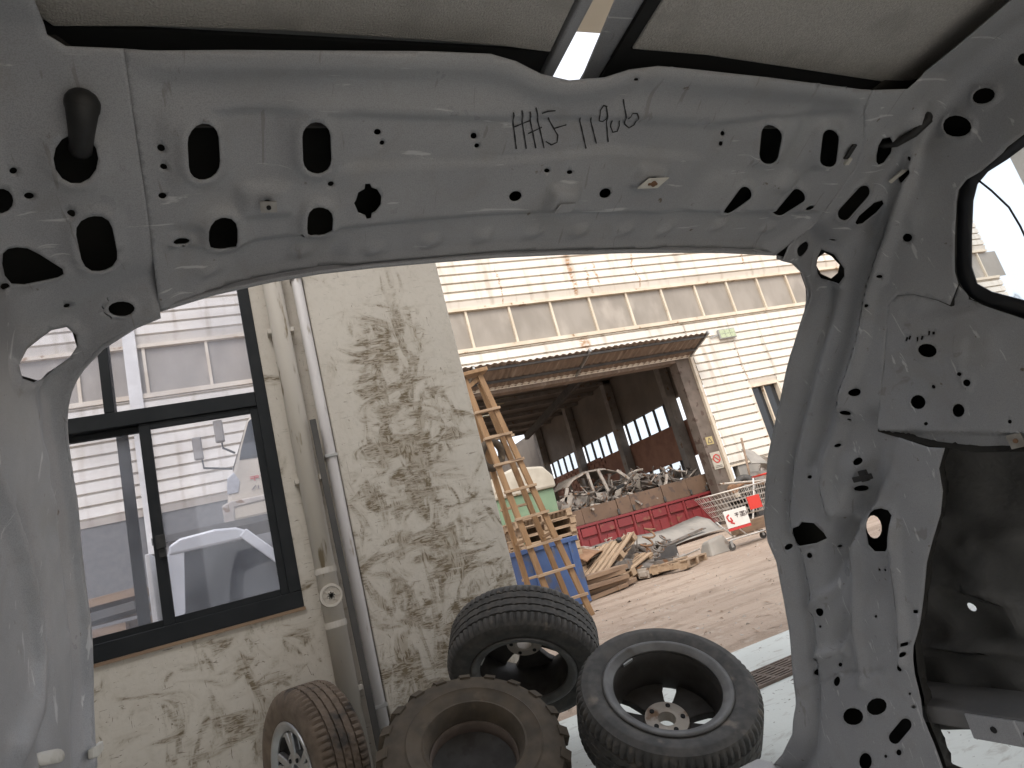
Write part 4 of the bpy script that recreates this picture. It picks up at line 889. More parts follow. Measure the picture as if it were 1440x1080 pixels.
# ================================================================ THE STRIPPED CAR BODY
# panel outlines and punched holes, in metres: header panel as (x, y); side panels as (y, drop below the header line)
HEAD_HOLES = [([(.022,.6482),(.0203,.6549),(.0164,.6608),(.0109,.6649),(.0046,.6664),(-.0013,.6653),(-.006,.6616),(-.0087,.656),(-.0091,.6494),(-.0064,.6249),(-.0046,.6186),(-.0008,.6133),(.0043,.6095),(.0101,.608),(.0157,.6089),(.0203,.612),(.0232,.6171),(.0239,.6233)],.012,.004),([(.1388,.6483),(.1378,.6547),(.1345,.6602),(.1294,.6639),(.1233,.6653),(.1172,.664),(.1121,.6605),(.1087,.6551),(.1075,.6489),(.1075,.6228),(.1086,.6169),(.1118,.6119),(.1166,.6084),(.1223,.6071),(.128,.608),(.133,.6111),(.1365,.6159),(.1378,.6218)],.012,.004),([(.0294,.7454),(.0267,.7536),(.021,.7593),(.014,.761),(.0089,.7605),(.0025,.7578),(-.0015,.7513),(-.0022,.7431),(-.0002,.7287),(.0026,.721),(.008,.7157),(.0146,.714),(.0196,.7143),(.0258,.7167),(.03,.7227),(.0309,.7308)],.01,.004),([(.1401,.7389),(.1378,.7461),(.1326,.751),(.1259,.752),(.1209,.7512),(.1146,.7482),(.1103,.742),(.1093,.7344),(.1106,.7194),(.1129,.7125),(.1179,.708),(.1243,.7069),(.1291,.7076),(.1353,.7103),(.1397,.7161),(.141,.7235)],.01,.004),([(-.0282,.6333),(-.0289,.635),(-.0302,.6364),(-.0317,.6372),(-.0333,.6371),(-.0346,.6364),(-.0353,.6349),(-.0353,.6332),(-.0347,.6315),(-.0334,.6301),(-.0319,.6294),(-.0303,.6294),(-.029,.6301),(-.0283,.6315)],0,0),([(-.0297,.6531),(-.0303,.6545),(-.0314,.6557),(-.0329,.6563),(-.0343,.6563),(-.0355,.6556),(-.0362,.6544),(-.0363,.6529),(-.0357,.6514),(-.0346,.6503),(-.0331,.6496),(-.0317,.6497),(-.0305,.6504),(-.0298,.6516)],0,0),([(-.0359,.6858),(-.0366,.6873),(-.0379,.6886),(-.0397,.6892),(-.0415,.6891),(-.043,.6883),(-.0439,.687),(-.044,.6854),(-.0433,.6838),(-.042,.6826),(-.0402,.682),(-.0384,.6821),(-.0369,.6828),(-.036,.6841)],0,0),([(.1433,.6822),(.1429,.6837),(.1419,.6849),(.1404,.6856),(.1388,.6855),(.1373,.6847),(.1362,.6835),(.1359,.6819),(.1363,.6804),(.1373,.6792),(.1388,.6786),(.1404,.6786),(.1419,.6794),(.1429,.6806)],0,0),([(-.0222,.7433),(-.0233,.7452),(-.0258,.7467),(-.0293,.7475),(-.0331,.7475),(-.0364,.7468),(-.0386,.7453),(-.0393,.7436),(-.0382,.7417),(-.0357,.7403),(-.0322,.7394),(-.0285,.7394),(-.0251,.7401),(-.0229,.7415)],.008,.003),([(.1969,.623),(.1966,.6246),(.1956,.6259),(.194,.6265),(.1921,.6265),(.1904,.6258),(.1892,.6246),(.1887,.623),(.1891,.6214),(.1901,.6202),(.1917,.6195),(.1935,.6195),(.1952,.6202),(.1964,.6214)],0,0),([(.2019,.6355),(.2016,.6367),(.2009,.6378),(.1998,.6383),(.1985,.6383),(.1972,.6377),(.1964,.6367),(.196,.6354),(.1962,.6342),(.197,.6332),(.1981,.6326),(.1994,.6326),(.2006,.6332),(.2015,.6342)],0,0),([(.3157,.627),(.3157,.6287),(.3148,.63),(.3132,.6308),(.3114,.6307),(.3095,.63),(.3081,.6286),(.3074,.6269),(.3075,.6253),(.3084,.6239),(.3099,.6232),(.3118,.6232),(.3136,.6239),(.315,.6253)],0,0),([(.3214,.6393),(.3213,.6406),(.3206,.6417),(.3194,.6423),(.3179,.6423),(.3165,.6416),(.3153,.6405),(.3147,.6392),(.3148,.6379),(.3155,.6368),(.3167,.6362),(.3182,.6362),(.3196,.6368),(.3208,.6379)],0,0),([(.18,.682),(.186,.6822),(.188,.6868),(.1952,.6898),(.2011,.6994),(.2008,.7099),(.195,.7184),(.1898,.721),(.1892,.7279),(.1838,.7286),(.1818,.7235),(.1727,.7191),(.1689,.7103),(.1671,.7064),(.1695,.7018),(.1718,.6926),(.1794,.6883)],0,0),([(.3936,.7031),(.3947,.7064),(.3939,.7097),(.3914,.7122),(.3877,.7134),(.3835,.7132),(.3798,.7115),(.3771,.7088),(.3761,.7055),(.3769,.7023),(.3794,.6998),(.383,.6986),(.3872,.6988),(.3909,.7004)],0,0),([(.5369,.7043),(.5387,.7078),(.5384,.7112),(.5361,.7138),(.5323,.7151),(.5277,.7148),(.5233,.713),(.52,.71),(.5183,.7065),(.5187,.7031),(.521,.7006),(.5247,.6993),(.5292,.6996),(.5335,.7014)],0,0),([(.4277,.6711),(.4277,.6724),(.4268,.6734),(.4252,.674),(.4233,.6739),(.4214,.6733),(.4199,.6722),(.4191,.6709),(.4191,.6696),(.42,.6686),(.4216,.6681),(.4235,.6681),(.4254,.6688),(.4269,.6698)],0,0),([(.4637,.6743),(.4637,.6756),(.4628,.6766),(.4612,.6772),(.4592,.6771),(.4572,.6765),(.4556,.6754),(.4547,.674),(.4547,.6727),(.4556,.6717),(.4572,.6712),(.4592,.6712),(.4612,.6718),(.4628,.6729)],0,0),([(.4611,.7208),(.4613,.7221),(.4606,.7234),(.4591,.7243),(.457,.7248),(.4548,.7247),(.453,.724),(.4518,.7229),(.4516,.7216),(.4523,.7204),(.4539,.7195),(.4559,.719),(.4581,.7191),(.4599,.7198)],0,0),([(.5121,.5517),(.5121,.5526),(.5114,.5533),(.5101,.5537),(.5085,.5538),(.5069,.5534),(.5055,.5527),(.5048,.5519),(.5048,.551),(.5055,.5503),(.5068,.5498),(.5084,.5498),(.51,.5501),(.5113,.5508)],0,0),([(.6035,.6816),(.6038,.6837),(.6021,.6856),(.5986,.6872),(.594,.6879),(.5894,.6878),(.5855,.6868),(.5832,.685),(.5829,.683),(.5846,.681),(.5881,.6795),(.5926,.6788),(.5972,.6789),(.6011,.6799)],0,0),([(.7044,.626),(.705,.6276),(.7046,.6288),(.7035,.6295),(.7017,.6295),(.6997,.6288),(.6978,.6275),(.6965,.626),(.6959,.6244),(.6962,.6232),(.6974,.6225),(.6991,.6225),(.7011,.6232),(.703,.6244)],0,0),([(.7104,.6409),(.711,.6425),(.7107,.6438),(.7095,.6445),(.7077,.6445),(.7057,.6437),(.7038,.6424),(.7024,.6408),(.7018,.6392),(.7021,.6379),(.7033,.6372),(.7051,.6373),(.7071,.638),(.709,.6393)],0,0),([(.8235,.6585),(.8246,.6637),(.8225,.6677),(.8175,.6698),(.8103,.6698),(.8021,.6676),(.7942,.6636),(.7878,.6585),(.7839,.653),(.7696,.6222),(.7687,.6175),(.7708,.6139),(.7755,.6118),(.7822,.6117),(.7899,.6135),(.7975,.617),(.8037,.6218),(.8077,.627)],.012,.004),([(.9512,.6627),(.9532,.6678),(.9517,.6718),(.947,.6741),(.9399,.6742),(.9314,.6722),(.9229,.6685),(.9158,.6636),(.911,.6582),(.8902,.6255),(.8886,.6208),(.8901,.6172),(.8945,.6151),(.9011,.6148),(.909,.6164),(.9171,.6197),(.924,.6242),(.9287,.6292)],.012,.004),([(.8053,.7576),(.8023,.7604),(.7972,.7614),(.7906,.7603),(.7837,.7573),(.7774,.7529),(.7729,.7478),(.7706,.7428),(.771,.7386),(.7835,.7117),(.7863,.709),(.7913,.708),(.7976,.7089),(.8044,.7116),(.8106,.7157),(.8153,.7205),(.8178,.7254),(.8176,.7296)],.01,.004),([(.9273,.7681),(.9246,.7709),(.9196,.7717),(.913,.7707),(.9059,.7678),(.8994,.7636),(.8944,.7587),(.8917,.7539),(.8917,.7499),(.9036,.7195),(.9062,.717),(.911,.716),(.9173,.7169),(.9243,.7195),(.9308,.7234),(.9358,.728),(.9387,.7327),(.9388,.7367)],.01,.004),([(.9718,.7479),(.9729,.7496),(.9722,.7514),(.9699,.7531),(.9665,.7541),(.9626,.7544),(.959,.7539),(.9565,.7527),(.9554,.751),(.9561,.7491),(.9584,.7475),(.9618,.7464),(.9657,.7461),(.9693,.7466)],0,0),([(.0697,.6977),(.0692,.6988),(.0682,.6997),(.0667,.7001),(.0652,.7),(.0638,.6995),(.0629,.6985),(.0627,.6973),(.0631,.6962),(.0641,.6953),(.0656,.6949),(.0671,.6949),(.0685,.6955),(.0694,.6965)],0,0)]
SEAM_LEFT = [(-.0451,.5435),(-.0493,.592),(-.0563,.6833),(-.0669,.7975),(-.0706,.8377)]
SEAM_RIGHT = [(.9357,.5562),(.9455,.5848),(.9874,.6298),(1.011,.6792),(1.0053,.7862),(.9529,.8448)]
HEAD_LIP = [(-.0451,.5435),(-.0304,.5435),(.0482,.5394),(.1414,.536),(.2374,.5325),(.3105,.5322),(.3421,.5381),(.377,.5502),(.4166,.556),(.4643,.5515),(.4961,.5417),(.5356,.5363),(.5743,.5374),(.7211,.5438),(.9357,.5562)]
HEAD_EDGE = [(-.0706,.8377),(-.0073,.8204),(.0616,.8084),(.1242,.8017),(.1997,.799),(.27,.7987),(.3785,.799),(.4864,.8034),(.606,.8103),(.7091,.8183),(.8226,.8285),(.9529,.8448)]
DIMPLES = [(.1981,.7787),(.2761,.7741),(.3546,.7722),(.4335,.7711),(.5132,.774),(.5975,.7767),(.6798,.7837),(.7935,.785),(.9111,.7986),(-.0074,.7904),(.1032,.7779)]
WRITING = [[(.3545,.5953),(.3731,.6436)],[(.366,.5936),(.3873,.6438)],[(.3625,.6162),(.3851,.6088)],[(.3773,.5951),(.4011,.6433)],[(.3842,.5904),(.3992,.6172),(.4133,.6435)],[(.3846,.6244),(.4029,.6172)],[(.3944,.5971),(.4018,.5948),(.4124,.5938)],[(.4063,.6036),(.4174,.6155),(.4287,.6272),(.4303,.6361),(.4229,.6394),(.413,.6346)],[(.4214,.6188),(.438,.6146)],[(.4522,.6033),(.4775,.645)],[(.4674,.6026),(.4915,.6388)],[(.4854,.5881),(.4794,.5869),(.4769,.5924),(.4787,.6012),(.4839,.6085),(.4896,.6098),(.4906,.6021),(.4838,.5882),(.4959,.6105),(.5094,.6368)],[(.5026,.6071),(.5047,.6162),(.5115,.6238),(.518,.6224),(.5181,.6148),(.5136,.607)],[(.5055,.5786),(.5162,.597),(.5257,.6131),(.5349,.618),(.541,.6138),(.5402,.6035),(.5325,.5948),(.5255,.5949),(.5229,.6029)]]
CREASE = [(-.0437,.7523),(.0245,.7579),(.0821,.7525),(.1601,.7421),(.282,.7355),(.364,.7339),(.4299,.7343),(.577,.7425),(.7458,.7519),(.873,.7589),(.9921,.7613)]
LEDGE_UP = [(-.0486,.6032),(.0217,.5992),(.1047,.5983),(.1964,.6028),(.3351,.6043),(.5404,.605),(.6752,.6102),(.8138,.5965),(.9504,.5901)]
LEDGE_MID = [(.1501,.6617),(.2176,.6607),(.3473,.6591),(.5125,.6457),(.6777,.6585)]
PILLAR_HOLES = [([(.6561,-.0766),(.64,-.0855),(.6279,-.0865),(.6254,-.0698),(.6349,-.0549),(.6522,-.0428),(.6692,-.0445),(.6729,-.0554),(.6672,-.0668)],.01,.003),([(.551,.0711),(.5565,.0729),(.5642,.0699),(.5727,.0627),(.5804,.0525),(.5856,.0413),(.5868,.031),(.5839,.0241),(.5779,.0222),(.5704,.0259),(.5624,.034),(.5553,.0446),(.5503,.0555),(.5488,.0649)],.01,.004),([(.5022,.0575),(.5051,.0615),(.5103,.0633),(.5167,.0625),(.5232,.0592),(.5284,.054),(.5313,.0472),(.5312,.0416),(.5281,.0381),(.5227,.0363),(.5162,.0374),(.5099,.0409),(.5049,.0461),(.5021,.052)],.008,.003),([(.4455,.0478),(.4479,.0505),(.4511,.0514),(.4546,.0504),(.4577,.0477),(.4596,.0438),(.46,.0393),(.4588,.0352),(.4563,.0323),(.4529,.0313),(.4495,.0324),(.4466,.0354),(.4449,.0395),(.4445,.0439)],0,0),([(.6469,.0067),(.6482,.0075),(.6495,.0073),(.6508,.0062),(.6517,.0044),(.6519,.0022),(.6516,.0001),(.6506,-.0015),(.6494,-.0023),(.648,-.0021),(.6468,-.001),(.646,.0009),(.6457,.0031),(.6461,.0051)],0,0),([(.6776,.0235),(.6803,.0218),(.6826,.0188),(.684,.0151),(.6842,.011),(.6832,.0074),(.6813,.0047),(.6787,.0034),(.676,.0038),(.6634,.0092),(.6609,.0111),(.6588,.0141),(.6575,.0179),(.6571,.0217),(.6577,.025),(.6592,.0275),(.6615,.0286),(.6642,.0283)],.006,.002),([(.7732,-.0463),(.7763,-.0497),(.7772,-.0559),(.7758,-.0641),(.7724,-.073),(.7674,-.081),(.7616,-.0871),(.756,-.0904),(.7514,-.0903),(.7124,-.0734),(.7095,-.0702),(.7085,-.0642),(.7096,-.0564),(.7126,-.0479),(.717,-.0399),(.7219,-.0339),(.7268,-.0307),(.7313,-.0305)],.01,.004),([(.7807,-.0223),(.7679,-.0238),(.7377,-.0066),(.7264,.0075),(.73,.0153),(.753,.0138),(.7777,-.0008),(.7839,-.0139)],.01,.004),([(.7174,.0996),(.7188,.1021),(.7216,.1031),(.7253,.1023),(.7292,.1),(.7325,.0966),(.7345,.0926),(.7349,.0891),(.7334,.0865),(.7306,.0856),(.7268,.0864),(.7229,.0887),(.7197,.0922),(.7177,.0961)],0,0),([(.8296,-.1001),(.8343,-.0969),(.8392,-.0977),(.8434,-.1021),(.8459,-.1095),(.8463,-.1182),(.8445,-.1265),(.8409,-.1327),(.8362,-.1357),(.8314,-.1349),(.8273,-.1304),(.8248,-.1233),(.8244,-.1147),(.8261,-.1065)],.006,.003),([(.8249,-.0356),(.826,-.0351),(.8272,-.0357),(.8282,-.0373),(.8289,-.0398),(.8289,-.0425),(.8284,-.045),(.8274,-.0467),(.8262,-.0473),(.8251,-.0466),(.8242,-.0449),(.8237,-.0424),(.8237,-.0397),(.8241,-.0373)],0,0),([(.8794,-.0515),(.8606,-.0569),(.8523,-.0443),(.8542,-.0174),(.8597,.0245),(.8689,.0371),(.8885,.0359),(.9063,.0174),(.9072,-.0133),(.8955,-.037)],.012,.006),([(.7989,.1031),(.8,.1038),(.8016,.1036),(.8034,.1026),(.8051,.1011),(.8063,.0992),(.8067,.0975),(.8063,.0962),(.8052,.0956),(.8036,.0958),(.8018,.0968),(.8002,.0983),(.799,.1001),(.7986,.1018)],.014,.004),([(.8496,.1186),(.8507,.1193),(.8522,.1193),(.8539,.1185),(.8553,.1172),(.8563,.1156),(.8566,.114),(.8562,.1127),(.8551,.112),(.8535,.112),(.8519,.1128),(.8504,.1141),(.8494,.1157),(.8491,.1173)],0,0),([(.9866,.1849),(.9877,.1857),(.9895,.1858),(.9915,.1851),(.9933,.1837),(.9945,.182),(.995,.1802),(.9946,.1788),(.9934,.1779),(.9916,.1779),(.9897,.1786),(.9879,.18),(.9866,.1817),(.9861,.1834)],0,0),([(.9602,.2205),(.9629,.2222),(.9671,.2221),(.9719,.2202),(.9765,.2169),(.9798,.2128),(.9812,.2086),(.9805,.2054),(.9778,.2036),(.9735,.2038),(.9687,.2057),(.9642,.2091),(.9609,.2132),(.9595,.2172)],0,0),([(1.0075,.235),(1.0102,.2357),(1.0141,.2347),(1.0185,.2321),(1.0225,.2286),(1.0254,.2246),(1.0264,.2212),(1.0255,.2189),(1.0228,.2182),(1.0189,.2193),(1.0145,.2219),(1.0105,.2255),(1.0077,.2294),(1.0066,.2328)],.02,.006),([(1.0217,.2427),(1.0231,.2429),(1.0249,.2423),(1.0268,.2411),(1.0282,.2395),(1.029,.2378),(1.0291,.2363),(1.0283,.2354),(1.0268,.2352),(1.025,.2358),(1.0232,.2371),(1.0217,.2387),(1.0209,.2404),(1.0209,.2418)],0,0),([(1.0748,.2634),(1.0761,.2643),(1.078,.2645),(1.0802,.2638),(1.0822,.2625),(1.0836,.2608),(1.0841,.259),(1.0837,.2575),(1.0824,.2566),(1.0804,.2564),(1.0783,.2571),(1.0763,.2584),(1.0749,.2601),(1.0743,.2619)],0,0),([(1.0411,.322),(1.0437,.3238),(1.0476,.3241),(1.0521,.3228),(1.0563,.3202),(1.0594,.3167),(1.0606,.3131),(1.0599,.3101),(1.0573,.3083),(1.0533,.308),(1.0488,.3094),(1.0446,.312),(1.0416,.3155),(1.0404,.319)],0,0),([(1.075,.365),(1.0774,.367),(1.0811,.3676),(1.0854,.3666),(1.0894,.3643),(1.0923,.3611),(1.0935,.3576),(1.0928,.3546),(1.0904,.3526),(1.0866,.352),(1.0824,.353),(1.0784,.3554),(1.0756,.3586),(1.0743,.362)],0,0),([(1.1791,.2699),(1.1806,.2708),(1.1831,.2708),(1.1859,.2699),(1.1886,.2682),(1.1906,.2662),(1.1916,.2641),(1.1912,.2625),(1.1896,.2615),(1.1872,.2615),(1.1843,.2625),(1.1816,.2641),(1.1796,.2662),(1.1787,.2682)],0,0),([(1.0673,.4163),(1.0486,.4187),(1.0298,.4266),(1.0156,.4388),(1.0112,.4517),(1.0153,.4661),(1.0281,.4852),(1.0415,.5001),(1.0592,.5016),(1.0864,.4879),(1.0952,.4689),(1.0865,.4437),(1.0778,.4268)],.012,.005),([(1.3122,.3362),(1.2934,.3276),(1.2712,.3346),(1.2569,.3321),(1.2221,.3539),(1.2041,.3871),(1.2075,.3999),(1.2374,.3932),(1.2954,.3714),(1.3147,.3548)],.006,.003),([(1.3021,.3191),(1.3039,.3204),(1.3068,.3207),(1.3101,.32),(1.3132,.3183),(1.3155,.316),(1.3165,.3136),(1.3161,.3116),(1.3142,.3102),(1.3114,.3099),(1.3081,.3107),(1.305,.3123),(1.3027,.3146),(1.3017,.317)],0,0),([(1.3318,.3565),(1.3342,.3584),(1.3377,.3591),(1.3417,.3584),(1.3455,.3566),(1.3482,.3538),(1.3493,.3508),(1.3485,.3481),(1.3462,.3462),(1.3426,.3455),(1.3385,.3462),(1.3348,.3481),(1.3322,.3508),(1.3311,.3538)],0,0),([(1.265,.4091),(1.2673,.4109),(1.2709,.4114),(1.2751,.4107),(1.279,.4088),(1.2819,.406),(1.2832,.403),(1.2827,.4003),(1.2803,.3985),(1.2767,.3979),(1.2725,.3987),(1.2686,.4007),(1.2657,.4034),(1.2644,.4064)],.01,.003),([(1.2017,.4274),(1.2028,.4283),(1.2044,.4286),(1.2064,.4282),(1.2082,.4273),(1.2095,.426),(1.2101,.4246),(1.2098,.4233),(1.2087,.4224),(1.2071,.4221),(1.2051,.4225),(1.2033,.4234),(1.202,.4247),(1.2014,.4261)],0,0),([(1.0965,.5244),(1.0975,.5253),(1.0989,.5256),(1.1006,.5254),(1.1022,.5247),(1.1034,.5235),(1.1039,.5223),(1.1036,.5211),(1.1026,.5202),(1.1012,.5199),(1.0995,.5201),(1.0979,.5208),(1.0967,.522),(1.0962,.5233)],0,0),([(1.0808,.5319),(1.0818,.5327),(1.0832,.5331),(1.0849,.5329),(1.0864,.5322),(1.0875,.531),(1.088,.5298),(1.0877,.5286),(1.0868,.5278),(1.0853,.5274),(1.0837,.5276),(1.0821,.5284),(1.081,.5295),(1.0805,.5307)],0,0),([(1.2939,.528),(1.2972,.531),(1.302,.5324),(1.3075,.5321),(1.3125,.53),(1.3161,.5266),(1.3174,.5226),(1.3164,.5186),(1.313,.5157),(1.3081,.5143),(1.3026,.5146),(1.2976,.5168),(1.2942,.5202),(1.2928,.5242)],.008,.003),([(1.3208,.5519),(1.322,.5529),(1.3238,.5533),(1.326,.5531),(1.328,.5523),(1.3295,.551),(1.3302,.5496),(1.3299,.5483),(1.3287,.5473),(1.3269,.5469),(1.3247,.5471),(1.3227,.5479),(1.3212,.5492),(1.3205,.5506)],0,0),([(1.1505,.5987),(1.1515,.5996),(1.153,.6),(1.1548,.5999),(1.1565,.5992),(1.1577,.5981),(1.1582,.5968),(1.1579,.5956),(1.1569,.5947),(1.1554,.5943),(1.1536,.5944),(1.1519,.5951),(1.1507,.5962),(1.1502,.5975)],0,0),([(1.0472,.6333),(1.048,.634),(1.0493,.6342),(1.0506,.634),(1.0572,.6312),(1.0583,.6305),(1.0588,.6295),(1.0587,.6285),(1.0573,.6262),(1.0565,.6255),(1.0552,.6252),(1.0539,.6255),(1.0473,.6283),(1.0462,.629),(1.0457,.63),(1.0459,.631)],0,0),([(1.0943,.6767),(1.0952,.6775),(1.0965,.6777),(1.0979,.6775),(1.1049,.6749),(1.106,.6742),(1.1066,.6732),(1.1064,.6722),(1.105,.6698),(1.1042,.669),(1.1028,.6688),(1.1014,.669),(1.0945,.6716),(1.0933,.6724),(1.0928,.6734),(1.093,.6744)],0,0),([(1.1026,.6908),(1.1042,.6924),(1.1068,.6932),(1.1097,.6932),(1.1124,.6922),(1.1144,.6905),(1.1152,.6884),(1.1148,.6864),(1.1131,.6848),(1.1106,.684),(1.1077,.6841),(1.1049,.6851),(1.103,.6868),(1.1021,.6888)],0,0),([(1.1283,.7097),(1.1296,.7124),(1.1321,.7144),(1.1353,.7152),(1.1387,.7147),(1.1416,.713),(1.1434,.7103),(1.1437,.7073),(1.1424,.7046),(1.1399,.7026),(1.1366,.7018),(1.1332,.7023),(1.1303,.7041),(1.1286,.7067)],0,0),([(1.1324,.7616),(1.1334,.7625),(1.1348,.7631),(1.1365,.7631),(1.1381,.7626),(1.1393,.7617),(1.1398,.7605),(1.1395,.7594),(1.1386,.7584),(1.1371,.7579),(1.1354,.7579),(1.1338,.7584),(1.1326,.7593),(1.1321,.7605)],0,0),([(1.1328,.7874),(1.1341,.7885),(1.1362,.7891),(1.1387,.7891),(1.141,.7884),(1.1428,.7872),(1.1437,.7857),(1.1435,.7842),(1.1422,.7831),(1.1401,.7825),(1.1376,.7825),(1.1352,.7832),(1.1335,.7844),(1.1326,.7859)],0,0),([(1.366,.6099),(1.3678,.6114),(1.3707,.6121),(1.3741,.6119),(1.3773,.6108),(1.3797,.609),(1.3808,.6068),(1.3803,.6048),(1.3785,.6033),(1.3756,.6026),(1.3722,.6028),(1.369,.6039),(1.3666,.6057),(1.3656,.6079)],0,0),([(1.402,.6356),(1.4046,.638),(1.4084,.6394),(1.4126,.6394),(1.4165,.6381),(1.4192,.6358),(1.4202,.6328),(1.4193,.6298),(1.4167,.6273),(1.4128,.626),(1.4086,.6259),(1.4047,.6272),(1.4021,.6296),(1.4011,.6326)],0,0),([(1.3024,.647),(1.3041,.6485),(1.3068,.6492),(1.31,.6491),(1.3129,.6481),(1.3151,.6464),(1.3161,.6443),(1.3157,.6424),(1.314,.6409),(1.3112,.6402),(1.3081,.6403),(1.3051,.6414),(1.303,.643),(1.302,.6451)],0,0),([(1.3207,.6761),(1.3241,.6795),(1.3291,.6816),(1.3347,.6818),(1.3398,.6802),(1.3433,.677),(1.3445,.6729),(1.3433,.6687),(1.3398,.6653),(1.3347,.6633),(1.3291,.6632),(1.3241,.6648),(1.3206,.668),(1.3194,.672)],.01,.004),([(1.2823,.7631),(1.2895,.7693),(1.3014,.7727),(1.3159,.7724),(1.3301,.7685),(1.3412,.7617),(1.3468,.7533),(1.3457,.745),(1.3381,.7387),(1.3256,.7354),(1.3109,.736),(1.2969,.7401),(1.2864,.747),(1.2812,.7551)],.008,.003),([(1.2031,.7578),(1.2063,.7648),(1.2148,.7701),(1.2271,.7727),(1.2408,.7721),(1.2533,.7682),(1.2621,.7618),(1.2652,.7543),(1.2619,.747),(1.2529,.7417),(1.2402,.7392),(1.2263,.7401),(1.2141,.7442),(1.2058,.7505)],.006,.003),([(1.2089,.836),(1.2158,.8375),(1.223,.8371),(1.2295,.8349),(1.2344,.8312),(1.2367,.8266),(1.2362,.8218),(1.2329,.8176),(1.2274,.8145),(1.1847,.7995),(1.1781,.7982),(1.1712,.7988),(1.1651,.8011),(1.1606,.8047),(1.1585,.8092),(1.159,.8138),(1.1621,.8178),(1.1673,.8208)],0,0),([(1.31,.8528),(1.3159,.8593),(1.3246,.8637),(1.3342,.865),(1.3431,.8631),(1.3493,.8582),(1.3516,.8513),(1.3495,.8438),(1.3433,.8372),(1.3345,.8329),(1.3248,.8317),(1.316,.8338),(1.31,.8387),(1.3079,.8455)],0,0),([(1.2142,.8562),(1.2163,.8585),(1.2196,.86),(1.2233,.8603),(1.2268,.8595),(1.2293,.8577),(1.2303,.8552),(1.2297,.8525),(1.2275,.8502),(1.2242,.8488),(1.2205,.8484),(1.217,.8493),(1.2146,.8511),(1.2136,.8536)],0,0),([(1.2586,.8538),(1.2599,.855),(1.262,.8558),(1.2644,.856),(1.2666,.8555),(1.2683,.8544),(1.2691,.8529),(1.2688,.8514),(1.2675,.8501),(1.2654,.8493),(1.263,.8492),(1.2608,.8497),(1.2591,.8508),(1.2583,.8522)],0,0)]
